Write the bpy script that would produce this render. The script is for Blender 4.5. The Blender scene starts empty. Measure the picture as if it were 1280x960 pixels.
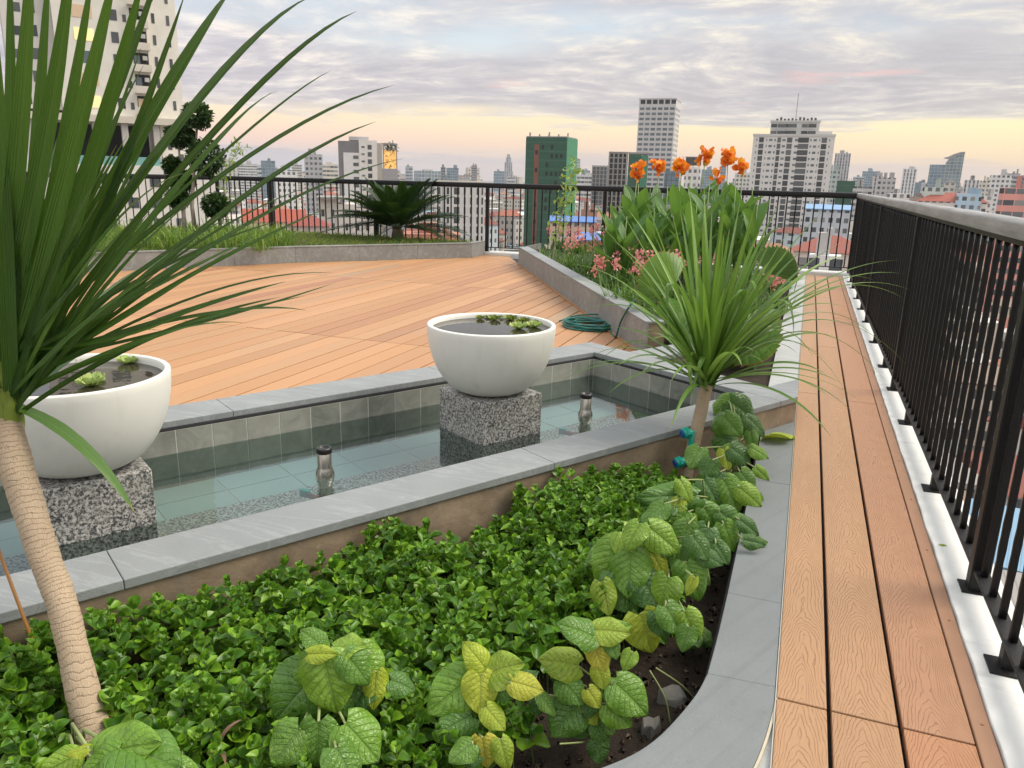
import bpy, math, random
import numpy as np
from mathutils import Vector, Matrix
random.seed(7); RNG = np.random.default_rng(11)
SC = bpy.context.scene
COL = SC.collection
PI = math.pi
# ------------------------------------------------------------------ camera frame (27 mm lens, eye 1.2 m above the deck)
F = 960.0; EYE = 1.2; PITCH = math.radians(14.993); YAW = math.radians(-20.36); ROLL = 0.0245
fw = np.array([math.sin(YAW)*math.cos(PITCH), math.cos(YAW)*math.cos(PITCH), -math.sin(PITCH)])
r0 = np.array([math.cos(YAW), -math.sin(YAW), 0.0]); u0 = np.cross(r0, fw)
CR = r0*math.cos(ROLL)+u0*math.sin(ROLL); CU = -r0*math.sin(ROLL)+u0*math.cos(ROLL); CW = fw
CAM = np.array([0, 0, EYE])
def ray(px, py): return CW+CR*(px-640)/F+CU*(480-py)/F
def un(px, py, z=0.0):
    d = ray(px, py); return CAM+d*((z-EYE)/d[2])
def atd(px, py, dist):           # point at a depth along the optical axis
    return CAM+ray(px, py)*dist
def aty(px, py, Y):
    d = ray(px, py); return CAM+d*(Y/d[1])
def nrm(v):
    v = np.asarray(v, float); return v/max(1e-9, np.linalg.norm(v))

# ------------------------------------------------------------------ object helpers
def tag(o, label=None, cat=None, group=None, kind=None):
    if label: o['label'] = label
    if cat: o['category'] = cat
    if group: o['group'] = group
    if kind: o['kind'] = kind
    return o
def empty(name, loc=(0, 0, 0), label=None, cat=None, group=None, rz=0.0):
    o = bpy.data.objects.new(name, None); COL.objects.link(o)
    o.location = loc; o.rotation_euler = (0, 0, rz); o.empty_display_size = .1
    return tag(o, label, cat, group)
def link(name, me, mat=None, parent=None, loc=None):
    o = bpy.data.objects.new(name, me); COL.objects.link(o)
    if mat is not None and len(me.materials) == 0: me.materials.append(mat)
    if parent is not None: o.parent = parent
    if loc is not None: o.location = loc
    return o
def mesh_np(name, V, FQ, uv=None, smooth=False, mat=None):
    """V (n,3); FQ list of int arrays (m,k)."""
    me = bpy.data.meshes.new(name)
    V = np.ascontiguousarray(V, np.float32)
    me.vertices.add(len(V)); me.vertices.foreach_set('co', V.ravel())
    loops = np.concatenate([np.asarray(f, np.int32).ravel() for f in FQ])
    starts = []; p = 0
    for f in FQ:
        m, k = f.shape; starts.append(p+np.arange(m)*k); p += m*k
    starts = np.concatenate(starts).astype(np.int32)
    me.loops.add(len(loops)); me.loops.foreach_set('vertex_index', loops)
    me.polygons.add(len(starts)); me.polygons.foreach_set('loop_start', starts)
    if smooth: me.polygons.foreach_set('use_smooth', np.ones(len(starts), bool))
    if uv is not None:
        l = me.uv_layers.new(name='leaf'); l.data.foreach_set('uv', np.ascontiguousarray(uv[loops], np.float32).ravel())
    me.update(calc_edges=True); me.validate()
    if mat is not None: me.materials.append(mat)
    return me
class MB:
    def __init__(s): s.v = []; s.f = []
    def add(s, vs, fs):
        b = len(s.v); s.v += [tuple(map(float, v)) for v in vs]; s.f += [tuple(i+b for i in f) for f in fs]; return s
    def box(s, x0, x1, y0, y1, z0, z1):
        return s.prism([(x0, y0), (x1, y0), (x1, y1), (x0, y1)], z0, z1)
    def prism(s, poly, z0, z1):
        a = sum(poly[i][0]*poly[(i+1) % len(poly)][1]-poly[(i+1) % len(poly)][0]*poly[i][1] for i in range(len(poly)))
        if a < 0: poly = poly[::-1]
        n = len(poly)
        vs = [(p[0], p[1], z0) for p in poly]+[(p[0], p[1], z1) for p in poly]
        fs = [tuple(range(n-1, -1, -1)), tuple(range(n, 2*n))]+[(i, (i+1) % n, n+(i+1) % n, n+i) for i in range(n)]
        return s.add(vs, fs)
    def obox(s, c, ax, ay, az, hx, hy, hz):
        c, ax, ay, az = map(np.asarray, (c, ax, ay, az)); vs = []
        for sz in (-1, 1):
            for sx, sy in ((-1, -1), (1, -1), (1, 1), (-1, 1)): vs.append(c+ax*hx*sx+ay*hy*sy+az*hz*sz)
        return s.add(vs, [(3, 2, 1, 0), (4, 5, 6, 7), (0, 1, 5, 4), (1, 2, 6, 5), (2, 3, 7, 6), (3, 0, 4, 7)])
    def tube(s, path, rad, n=8, cap=True):
        P = [np.asarray(p, float) for p in path]; m = len(P)
        if not hasattr(rad, '__len__'): rad = [rad]*m
        T = [nrm(P[min(i+1, m-1)]-P[max(i-1, 0)]) for i in range(m)]
        h = np.array([0, 0, 1.]) if abs(T[0][2]) < .9 else np.array([1., 0, 0])
        N = nrm(np.cross(h, T[0])); vs = []; fs = []
        for i in range(m):
            N = nrm(N-T[i]*np.dot(N, T[i])); B = np.cross(T[i], N)
            for k in range(n):
                a = 2*PI*k/n; vs.append(P[i]+(N*math.cos(a)+B*math.sin(a))*rad[i])
        for i in range(m-1):
            for k in range(n):
                fs.append((i*n+k, i*n+(k+1) % n, (i+1)*n+(k+1) % n, (i+1)*n+k))
        if cap: fs += [tuple(range(n-1, -1, -1)), tuple(range((m-1)*n, m*n))]
        return s.add(vs, fs)
    def lathe(s, prof, n=48, c=(0, 0, 0), cap=False):
        vs = []; fs = []
        for r, z in prof:
            for k in range(n):
                a = 2*PI*k/n; vs.append((c[0]+r*math.cos(a), c[1]+r*math.sin(a), c[2]+z))
        for i in range(len(prof)-1):
            for k in range(n): fs.append((i*n+k, i*n+(k+1) % n, (i+1)*n+(k+1) % n, (i+1)*n+k))
        if cap: fs += [tuple(range(n-1, -1, -1)), tuple(range((len(prof)-1)*n, len(prof)*n))]
        return s.add(vs, fs)
    def mesh(s, name, mat=None, smooth=False):
        me = bpy.data.meshes.new(name); me.from_pydata(s.v, [], s.f); me.update()
        if smooth: me.polygons.foreach_set('use_smooth', np.ones(len(me.polygons), bool))
        if mat is not None: me.materials.append(mat)
        return me
    def build(s, name, mat, parent=None, smooth=False, bevel=0, seg=2, loc=None):
        o = link(name, s.mesh(name, mat, smooth), None, parent, loc)
        if bevel:
            m = o.modifiers.new('Bevel', 'BEVEL'); m.width = bevel; m.segments = seg; m.limit_method = 'ANGLE'; m.angle_limit = .6
        return o

# ------------------------------------------------------------------ node helpers
class NT:
    def __init__(s, tree): s.t = tree; s.n = tree.nodes; s.l = tree.links
    def __call__(s, typ, ins=None, **props):
        nd = s.n.new(typ)
        for k, v in props.items(): setattr(nd, k, v)
        for k, v in (ins or {}).items(): s.set(nd.inputs[k], v)
        return nd
    def set(s, sock, v):
        if hasattr(v, 'is_output') or isinstance(v, bpy.types.NodeSocket): s.l.new(v, sock)
        elif isinstance(v, bpy.types.Node): s.l.new(v.outputs[0], sock)
        else:
            if hasattr(v, '__len__') and len(v) == 3 and sock.type == 'RGBA': v = (*v, 1)
            sock.default_value = v
    def m(s, op, a, b=None, c=None, clamp=False):
        nd = s.n.new('ShaderNodeMath'); nd.operation = op; nd.use_clamp = clamp
        for i, v in enumerate((a, b, c)):
            if v is not None: s.set(nd.inputs[i], v)
        return nd.outputs[0]
    def mix(s, f, a, b, typ='MIX'):
        nd = s.n.new('ShaderNodeMix'); nd.data_type = 'RGBA'; nd.blend_type = typ; nd.clamp_factor = True
        s.set(nd.inputs[0], f); s.set(nd.inputs[6], a); s.set(nd.inputs[7], b); return nd.outputs[2]
    def ramp(s, f, stops, interp='LINEAR'):
        nd = s.n.new('ShaderNodeValToRGB'); s.set(nd.inputs[0], f); cr = nd.color_ramp; cr.interpolation = interp
        while len(cr.elements) < len(stops): cr.elements.new(.5)
        for e, (p, c) in zip(cr.elements, stops):
            e.position = p; e.color = (*c, 1) if hasattr(c, '__len__') else (c, c, c, 1)
        return nd.outputs[0]
    def noise(s, vec, scale, detail=4, rough=.55, dist=0, out=0):
        nd = s.n.new('ShaderNodeTexNoise'); nd.inputs['Scale'].default_value = scale; nd.inputs['Detail'].default_value = detail
        nd.inputs['Roughness'].default_value = rough; nd.inputs['Distortion'].default_value = dist
        if vec is not None: s.set(nd.inputs['Vector'], vec)
        return nd.outputs[out]
    def vmul(s, vec, sc):
        nd = s.n.new('ShaderNodeVectorMath'); nd.operation = 'MULTIPLY'; s.set(nd.inputs[0], vec); nd.inputs[1].default_value = sc; return nd.outputs[0]
    def obj(s): return s('ShaderNodeTexCoord').outputs['Object']
    def xyz(s, vec):
        nd = s('ShaderNodeSeparateXYZ'); s.set(nd.inputs[0], vec); return nd.outputs
    def bump(s, h, strength=.3, dist=.01):
        return s('ShaderNodeBump', {'Height': h, 'Strength': strength, 'Distance': dist}).outputs[0]
MATS = {}
def mat(name, fn):
    if name in MATS: return MATS[name]
    m = bpy.data.materials.new(name); m.use_nodes = True; nt = NT(m.node_tree)
    b = m.node_tree.nodes['Principled BSDF']; fn(nt, b); MATS[name] = m; return m
def P(nt, b, **k):
    for n, v in k.items():
        nt.set(b.inputs[{'col': 'Base Color', 'rough': 'Roughness', 'metal': 'Metallic', 'normal': 'Normal', 'spec': 'Specular IOR Level', 'alpha': 'Alpha', 'emit': 'Emission Color', 'estr': 'Emission Strength'}[n]], v)

# ------------------------------------------------------------------ materials
def stone(name, c1, c2, vein=.25, sc=1.0, speck=.0):
    def fn(nt, b):
        o = nt.obj(); geo = nt('ShaderNodeNewGeometry').outputs
        n1 = nt.noise(nt.vmul(o, (3*sc, 3*sc, 3*sc)), 1.0, 6, .6, .8)
        n2 = nt.noise(nt.vmul(o, (1.1*sc, 7*sc, 5*sc)), 1.3, 5, .6, 1.5)
        v = nt.ramp(n2, [(.46, 0), (.5, 1), (.54, 0)])
        fine = nt.noise(o, 260, 2, .7)
        c = nt.mix(n1, c1, c2)
        isl = nt.m('MULTIPLY_ADD', geo['Random Per Island'], .22, .89)
        c = nt.mix(1.0, c, nt('ShaderNodeCombineColor', {0: isl, 1: isl, 2: isl}).outputs[0], 'MULTIPLY')
        c = nt.mix(nt.m('MULTIPLY', v, vein), c, tuple(min(1, x*1.5+.06) for x in c2))
        blot = nt.ramp(nt.noise(o, 2.3, 5, .65), [(.40, 1), (.60, 0)])
        c = nt.mix(nt.m('MULTIPLY', blot, .22), c, tuple(x*.6 for x in c1))
        c = nt.mix(nt.m('MULTIPLY', nt.ramp(fine, [(.35, 0), (.7, 1)]), .25+speck), c, tuple(x*.55 for x in c1))
        P(nt, b, col=c, rough=nt.m('MULTIPLY_ADD', n1, .2, .5), normal=nt.bump(fine, .25, .002))
    return mat(name, fn)
M_COPING = stone('slate_coping', (.205, .222, .230), (.285, .302, .308), .2)
M_SLAB = stone('pale_slab', (.40, .42, .42), (.50, .51, .50), .18)
M_STONEWALL = stone('grey_stone_wall', (.185, .195, .190), (.265, .27, .26), .38, .6)
def fn(nt, b):
    o = nt.obj(); fine = nt.noise(o, 170, 3, .75); n1 = nt.noise(o, 5, 6, .68); x, y, z = nt.xyz(o)
    bd = nt.noise(nt('ShaderNodeCombineXYZ', {0: nt.m('MULTIPLY', nt.m('SUBTRACT', nt.m('MULTIPLY', x, .9), nt.m('MULTIPLY', y, .42)), 22.0), 1: 0.0, 2: 0.0}).outputs[0], 1, 4, .6)
    c = nt.mix(n1, (.155, .172, .178), (.215, .232, .236)); c = nt.mix(nt.m('MULTIPLY', nt.ramp(bd, [(.5, 0), (.66, 1)]), .35), c, (.13, .145, .15))
    c = nt.mix(nt.m('MULTIPLY', nt.ramp(fine, [(.62, 0), (.70, 1)]), .35), c, (.38, .40, .40)); c = nt.mix(nt.m('MULTIPLY', nt.ramp(fine, [(.30, 1), (.38, 0)]), .4), c, (.09, .10, .105))
    st_ = nt.ramp(nt.noise(o, 13, 4, .7), [(.60, 0), (.70, 1)]); c = nt.mix(nt.m('MULTIPLY', st_, .18), c, (.10, .10, .095)); P(nt, b, col=c, rough=.62, normal=nt.bump(fine, .25, .0015))
M_CURB = mat('speckled_curb_stone', fn)
def fn(nt, b):
    geo = nt('ShaderNodeNewGeometry').outputs; o = nt.obj(); r = geo['Random Per Island']
    n = nt.noise(nt.vmul(o, (9, 9, 9)), 1, 6, .65, 1.2)
    c = nt.mix(r, (.115, .125, .105), (.235, .235, .205)); c = nt.mix(nt.m('MULTIPLY', nt.ramp(n, [(.35, 0), (.7, 1)]), .6), c, (.33, .33, .29))
    P(nt, b, col=c, rough=.55, normal=nt.bump(n, .35, .006))
M_TILE = mat('slate_wall_tile', fn)
def fn(nt, b):
    geo = nt('ShaderNodeNewGeometry').outputs; o = nt.obj(); r = geo['Random Per Island']
    n = nt.noise(o, 5, 5, .6, .5)
    c = nt.mix(r, (.25, .325, .315), (.335, .41, .395)); c = nt.mix(nt.m('MULTIPLY', n, .4), c, (.36, .43, .41))
    P(nt, b, col=c, rough=.6)
M_FLOORTILE = mat('pool_floor_tile', fn)
M_GROUT = mat('pale_grout', lambda nt, b: P(nt, b, col=nt.mix(nt.noise(nt.obj(), 30), (.33, .33, .30), (.5, .5, .46)), rough=.9))
M_DARKGAP = mat('dark_gap_shade', lambda nt, b: P(nt, b, col=(.02, .02, .022), rough=.7))  # near-black, also colours the painted shade line under the coping
def fn(nt, b):
    o = nt.obj()
    n1 = nt.noise(o, 88, 3, .62); n2 = nt.noise(o, 140, 2, .5); n3 = nt.noise(o, 6, 3)
    c = nt.ramp(n1, [(.36, (.025, .026, .028)), (.43, (.12, .12, .12)), (.50, (.30, .295, .28)), (.62, (.50, .49, .465))], 'LINEAR')
    c = nt.mix(nt.ramp(n2, [(.56, 0), (.62, 1)]), c, (.045, .045, .05))
    c = nt.mix(nt.m('MULTIPLY', nt.ramp(n3, [(.5, 0), (.75, 1)]), .25), c, (.35, .33, .27))
    P(nt, b, col=c, rough=.45, normal=nt.bump(n1, .15, .003))
M_GRANITE = mat('speckled_granite', fn)
def fn(nt, b):
    o = nt.obj(); z = nt.xyz(o)[2]
    n = nt.noise(nt.vmul(o, (3.2, 3.2, 5)), 1, 8, .72, .35); s = nt.noise(nt.vmul(o, (14, 14, 2.2)), 1, 4, .6)
    c = nt.ramp(n, [(.28, (.09, .068, .048)), (.45, (.20, .145, .095)), (.60, (.29, .215, .145)), (.78, (.38, .31, .23))])
    c = nt.mix(nt.m('MULTIPLY', nt.ramp(s, [(.45, 0), (.7, 1)]), .45), c, (.17, .15, .12))
    wh = nt.ramp(nt.noise(o, 26, 4, .7), [(.62, 0), (.72, 1)])
    c = nt.mix(nt.m('MULTIPLY', wh, .4), c, (.42, .36, .29))
    P(nt, b, col=c, rough=.85, normal=nt.bump(n, .5, .012))
M_STAINED = mat('stained_concrete', fn)
def fn(nt, b):
    o = nt.obj(); n = nt.noise(o, 7, 5, .6); g = nt.noise(o, 180, 2); st = nt.noise(nt.vmul(o, (16, 16, 1.6)), 1, 4, .6)
    c = nt.mix(n, (.66, .655, .61), (.74, .735, .695)); c = nt.mix(nt.m('MULTIPLY', nt.ramp(st, [(.52, 0), (.75, 1)]), .26), c, (.44, .42, .35))
    P(nt, b, col=c, rough=.5, normal=nt.bump(nt.m('ADD', g, nt.m('MULTIPLY', n, 3)), .06, .003))
M_BOWL = mat('off_white_bowl', fn)
def fn(nt, b):
    o = nt.obj(); n = nt.noise(nt.vmul(o, (40, 40, 3)), 1, 3)
    P(nt, b, col=nt.mix(n, (.55, .53, .48), (.72, .70, .64)), metal=1.0, rough=nt.m('MULTIPLY_ADD', n, .2, .16))
M_STEEL = mat('brushed_steel', fn)
M_RUBBER = mat('black_rubber', lambda nt, b: P(nt, b, col=(.012, .012, .013), rough=.35))
M_TEAL = mat('teal_plastic', lambda nt, b: P(nt, b, col=nt.mix(nt.noise(nt.obj(), 20), (.0, .24, .19), (.01, .36, .27)), rough=.32))
M_BLUECAP = mat('blue_plastic', lambda nt, b: P(nt, b, col=(.01, .09, .32), rough=.3))
M_COPPER = mat('copper_fitting', lambda nt, b: P(nt, b, col=(.28, .13, .09), metal=.7, rough=.4))
def fn(nt, b):
    o = nt.obj(); geo = nt('ShaderNodeNewGeometry').outputs; r = geo['Random Per Island']
    g = nt.noise(nt.vmul(o, (70, 2.2, 70)), 1, 5, .65); d = nt.noise(nt.vmul(o, (3, .8, 1)), 1, 4)
    c = nt.ramp(r, [(0, (.60, .325, .155)), (.30, (.62, .345, .170)), (.55, (.575, .31, .15)), (.74, (.61, .355, .185)), (.87, (.54, .275, .140)), (.95, (.47, .215, .118)), (.98, (.48, .335, .215))], 'CONSTANT')
    w = nt.m('FRACT', nt.m('MULTIPLY', r, 37.0)); w = nt.m('MULTIPLY_ADD', w, .20, .87)
    c = nt.mix(1.0, c, nt('ShaderNodeCombineColor', {0: w, 1: w, 2: w}).outputs[0], 'MULTIPLY')
    c = nt.mix(nt.m('MULTIPLY', g, .22), c, (.30, .15, .07)); c = nt.mix(nt.m('MULTIPLY', nt.ramp(d, [(.58, 0), (.8, 1)]), .35), c, (.40, .32, .25))
    c = nt.mix(1.0, c, (.70, .665, .61), 'MULTIPLY'); P(nt, b, col=c, rough=.5, normal=nt.bump(g, .2, .002))
M_DECK = mat('deck_board', fn)
def fn(nt, b):
    o = nt.obj(); inf = nt('ShaderNodeObjectInfo').outputs; rnd = inf['Random']
    x, y, z = nt.xyz(o)
    yo = nt.m('MULTIPLY_ADD', rnd, 37.0, y)
    vec = nt('ShaderNodeCombineXYZ', {0: x, 1: yo, 2: rnd}).outputs[0]
    low = nt.noise(nt.vmul(vec, (5, 2.6, 1)), 1, 2, .5); mid = nt.noise(nt.vmul(vec, (26, 9, 1)), 1, 3, .5)
    xs = nt.m('ADD', x, nt.m('MULTIPLY_ADD', low, .05, -.025))
    ax = nt.m('POWER', nt.m('DIVIDE', nt.m('ABSOLUTE', xs), .07), 1.25)
    ph = nt.m('ADD', nt.m('MULTIPLY', ax, 8.5), nt.m('MULTIPLY', yo, 20.0))
    ph = nt.m('ADD', ph, nt.m('ADD', nt.m('MULTIPLY', low, 15.0), nt.m('MULTIPLY', mid, 3.4)))
    s = nt.m('SINE', nt.m('MULTIPLY', ph, 6.2832)); br = nt.noise(nt.vmul(vec, (90, 14, 1)), 1, 2)
    gro = nt.m('MULTIPLY', nt.ramp(s, [(.62, 0), (.97, 1)]), nt.ramp(br, [(.30, .2), (.55, 1)]))
    tint = nt('ShaderNodeAttribute', attribute_type='OBJECT', attribute_name='tint').outputs['Color']
    big = nt.noise(nt.vmul(vec, (6, 1.5, 1)), 1, 4)
    c = nt.mix(nt.m('MULTIPLY', big, .35), tint, nt.mix(1.0, tint, (.78, .70, .62), 'MULTIPLY'))
    c = nt.mix(nt.m('MULTIPLY', gro, .50), c, nt.mix(1.0, tint, (.40, .33, .27), 'MULTIPLY'))
    fib = nt.noise(nt.vmul(vec, (260, 16, 1)), 1, 3)
    c = nt.mix(nt.m('MULTIPLY', fib, .16), c, nt.mix(1.0, tint, (.55, .48, .42), 'MULTIPLY'))
    h = nt.m('ADD', nt.m('MULTIPLY', gro, -1.0), nt.m('MULTIPLY', fib, .25))
    P(nt, b, col=c, rough=.45, normal=nt.bump(h, .55, .0018))
M_PLANK = mat('embossed_composite_plank', fn)
def fn(nt, b):
    o = nt.obj(); n = nt.noise(o, 6, 6, .65); f = nt.noise(o, 90, 3, .6); st = nt.noise(nt.vmul(o, (5, 22, 5)), 1, 5, .7)
    c = nt.mix(n, (.60, .605, .59), (.72, .725, .71)); c = nt.mix(nt.m('MULTIPLY', nt.ramp(st, [(.54, 0), (.72, 1)]), .5), c, (.40, .40, .375))
    c = nt.mix(nt.ramp(nt.noise(o, 34, 3, .7), [(.70, 0), (.76, .7)]), c, (.30, .29, .26))
    P(nt, b, col=c, rough=.6, normal=nt.bump(nt.m('ADD', n, nt.m('MULTIPLY', f, .3)), .25, .006))
M_KERB = mat('white_painted_concrete', fn)
def fn(nt, b):
    n = nt.noise(nt.obj(), 130, 3, .6)
    P(nt, b, col=nt.mix(n, (.006, .006, .0065), (.014, .014, .0145)), spec=.3, rough=nt.m('MULTIPLY_ADD', n, .25, .36), normal=nt.bump(n, .35, .002))
M_BLACK = mat('black_paint_metal', fn)
def fn(nt, b):
    o = nt.obj(); n = nt.noise(nt.vmul(o, (30, 2.0, 30)), 1, 5, .65)
    c = nt.ramp(n, [(.3, (.17, .165, .16)), (.55, (.30, .295, .285)), (.75, (.42, .41, .39))])
    P(nt, b, col=c, rough=.38, metal=.2, normal=nt.bump(n, .08, .003))
M_GREYRAIL = mat('highlit_grey_rail', fn)  # grey raised to paint the highlight into the handrail colour
M_TRIM = mat('brown_edge_trim', lambda nt, b: P(nt, b, col=nt.mix(nt.noise(nt.vmul(nt.obj(), (30, 3, 30)), 1, 4), (.27, .145, .085), (.36, .205, .125)), rough=.5))
def fn(nt, b):
    o = nt.obj(); n = nt.noise(o, 45, 6, .7); n2 = nt.noise(o, 9, 4)
    c = nt.mix(n, (.012, .008, .005), (.055, .036, .022)); c = nt.mix(nt.ramp(n2, [(.6, 0), (.72, .4)]), c, (.09, .06, .038))
    P(nt, b, col=c, rough=.95, normal=nt.bump(n, 1.0, .02))
M_SOIL = mat('dark_soil', fn)
def fn(nt, b):
    out = nt.n['Material Output']; nt.n.remove(b)
    o = nt.obj(); w = nt.noise(nt.vmul(o, (7, 7, 7)), 1, 3, .5, .3)
    nb = nt.bump(w, .06, .012)
    tr = nt('ShaderNodeBsdfTransparent', {'Color': (.72, .835, .815)}); gl = nt('ShaderNodeBsdfGlossy', {'Color': (1, 1, 1), 'Roughness': .015, 'Normal': nb})
    fr = nt('ShaderNodeFresnel', {'IOR': 1.45, 'Normal': nb})
    mx = nt('ShaderNodeMixShader', {0: fr.outputs[0], 1: tr.outputs[0], 2: gl.outputs[0]}); nt.l.new(mx.outputs[0], out.inputs[0])
M_WATER = mat('clear_water', fn)

def leafmat(name, c1, c2, c3=None, rough=.38, trans=.28, vein=None, edge=0.0, spec=.5, tipbrown=0, lite=None):
    """per-leaf colour c1..c2; vein: 'strap' | 'heart' | None, uv = (across -1..1 -> 0..1, along 0..1)."""
    def fn(nt, b):
        out = nt.n['Material Output']
        geo = nt('ShaderNodeNewGeometry').outputs; r = geo['Random Per Island']
        uv = nt('ShaderNodeUVMap', uv_map='leaf').outputs[0]; u, v, _ = nt.xyz(uv)
        c = nt.ramp(r, [(0, c1), (.6, c2), (1, c3 or c2)])
        au = nt.m('ABSOLUTE', nt.m('MULTIPLY_ADD', u, 2.0, -1.0)); h = None
        if vein == 'strap':
            s = nt.m('SINE', nt.m('MULTIPLY', au, 26.0)); n = nt.noise(nt('ShaderNodeCombineXYZ', {0: nt.m('MULTIPLY', u, 9.0), 1: v, 2: nt.m('MULTIPLY', r, 50.0)}).outputs[0], 2.0, 3)
            c = nt.mix(nt.m('MULTIPLY', n, .55), c, lite or tuple(x*1.8 for x in c2)); h = s
            c = nt.mix(nt.ramp(au, [(0, .35), (.14, 0)]), c, lite or tuple(x*1.7 for x in c2))
        if vein == 'heart':
            q = nt.m('FRACT', nt.m('SUBTRACT', nt.m('MULTIPLY', v, 7.0), nt.m('MULTIPLY', au, 2.3)))
            lv = nt.m('ABSOLUTE', nt.m('MULTIPLY_ADD', q, 2.0, -1.0)); lv = nt.ramp(lv, [(.80, 0), (1, 1)])
            mid = nt.ramp(au, [(0, 1), (.07, 0)]); vv = nt.m('MAXIMUM', nt.m('MULTIPLY', lv, .6), mid)
            n = nt.noise(uv, 7, 4); c = nt.mix(nt.m('MULTIPLY', nt.ramp(n, [(.4, 0), (.7, 1)]), .35), c, tuple(x*.6 for x in c1))
            c = nt.mix(nt.m('MULTIPLY', vv, .45), c, lite or tuple(min(1, x*2.2+.03) for x in c2)); net = nt('ShaderNodeTexVoronoi', {'Vector': nt('ShaderNodeCombineXYZ', {0: nt.m('MULTIPLY', u, 9.0), 1: nt.m('MULTIPLY', v, 12.0), 2: 0.0}).outputs[0], 'Scale': 1.0}, feature='DISTANCE_TO_EDGE').outputs[0]; nn_ = nt.ramp(net, [(0, 0), (.22, 1)]); c = nt.mix(nt.m('MULTIPLY', nt.m('SUBTRACT', 1.0, nn_), .12), c, lite or c2); h = nt.m('ADD', nt.m('MULTIPLY', nn_, .35), nt.m('MULTIPLY', vv, -2.0))
        if edge:
            c = nt.mix(nt.m('MULTIPLY', nt.ramp(au, [(.72, 0), (1, 1)]), edge), c, lite or tuple(min(1, x*2.0) for x in c2))
        if tipbrown:
            rr = nt.m('FRACT', nt.m('MULTIPLY', r, 17.0))
            c = nt.mix(nt.m('MULTIPLY', nt.ramp(v, [(1-tipbrown, 0), (1, 1)]), nt.ramp(rr, [(.3, .1), (.8, 1)])), c, (.30, .22, .10))
        k = dict(col=c, rough=rough, spec=spec)
        if h is not None: k['normal'] = nt.bump(h, .6 if vein == 'heart' else .35, .004)
        P(nt, b, **k)
        tl = nt('ShaderNodeBsdfTranslucent', {'Color': nt.mix(.5, c, (.25, .45, .04), 'SCREEN')})
        mx = nt('ShaderNodeMixShader', {0: trans, 1: b.outputs[0], 2: tl.outputs[0]}); nt.l.new(mx.outputs[0], out.inputs[0])
    return mat(name, fn)
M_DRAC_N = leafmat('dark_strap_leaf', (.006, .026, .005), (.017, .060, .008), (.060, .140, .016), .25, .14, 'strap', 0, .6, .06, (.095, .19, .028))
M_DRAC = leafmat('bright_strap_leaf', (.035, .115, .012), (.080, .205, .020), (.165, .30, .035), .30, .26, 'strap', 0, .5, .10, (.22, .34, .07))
M_GC = leafmat('groundcover_leaf', (.030, .098, .006), (.070, .185, .010), (.17, .32, .018), .36, .10, None, .5, .35, 0, (.27, .44, .05))  # edge lightens the leaf margins as a painted rim highlight
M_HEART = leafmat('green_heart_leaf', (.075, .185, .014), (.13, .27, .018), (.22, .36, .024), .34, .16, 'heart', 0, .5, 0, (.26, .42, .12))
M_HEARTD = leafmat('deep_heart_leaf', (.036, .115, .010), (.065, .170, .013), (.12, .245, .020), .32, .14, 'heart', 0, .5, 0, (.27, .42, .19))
M_HEARTY = leafmat('yellow_heart_leaf', (.22, .34, .022), (.36, .45, .025), (.50, .44, .04), .38, .22, 'heart', 0, .45, 0, (.56, .60, .19))
M_CANNA = leafmat('canna_leaf', (.030, .105, .018), (.058, .165, .026), (.11, .235, .04), .36, .3, 'strap', 0, .5, 0, (.13, .25, .07))
M_FAN = leafmat('fan_leaf', (.040, .125, .012), (.065, .175, .014), (.10, .23, .02), .42, .25, 'strap', 0, .4, .0, (.18, .30, .06))
M_FANEDGE = leafmat('scorched_fan_edge', (.34, .17, .05), (.42, .22, .08), None, .6, .2)
M_SAGO = leafmat('cycad_leaf', (.005, .022, .005), (.010, .040, .008), (.022, .068, .012), .4, .05)
M_TOPI = leafmat('topiary_leaf', (.010, .036, .010), (.022, .060, .015), (.05, .10, .025), .45, .12)
M_GRASS = leafmat('grass_blade', (.06, .135, .014), (.11, .20, .02), (.24, .31, .05), .5, .3)
M_LAWN = leafmat('lawn_blade', (.085, .15, .022), (.135, .20, .03), (.27, .26, .07), .6, .3)
M_LIME = leafmat('lime_small_leaf', (.15, .26, .035), (.25, .36, .05), (.35, .42, .09), .45, .3)
M_FLW = leafmat('perennial_leaf', (.03, .085, .016), (.06, .14, .022), (.11, .20, .035), .45, .25)
M_PINK = leafmat('pink_petal', (.55, .10, .15), (.70, .22, .26), (.78, .40, .40), .6, .35)
M_ORANGE = leafmat('orange_petal', (.72, .09, .006), (.86, .18, .010), (.92, .34, .03), .5, .35)
M_LETT = leafmat('water_lettuce_leaf', (.24, .36, .09), (.34, .46, .13), (.44, .52, .17), .6, .25, 'strap', 0, .2, 0, (.50, .58, .27))
M_LETTD = leafmat('olive_float_leaf', (.075, .10, .018), (.14, .175, .03), (.27, .32, .07), .5, .2, None, 0, .3)
M_STRIPE = leafmat('striped_leaf', (.05, .09, .03), (.07, .12, .04), None, .4, .2, 'strap', .9, .5, 0, (.42, .10, .13))
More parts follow.
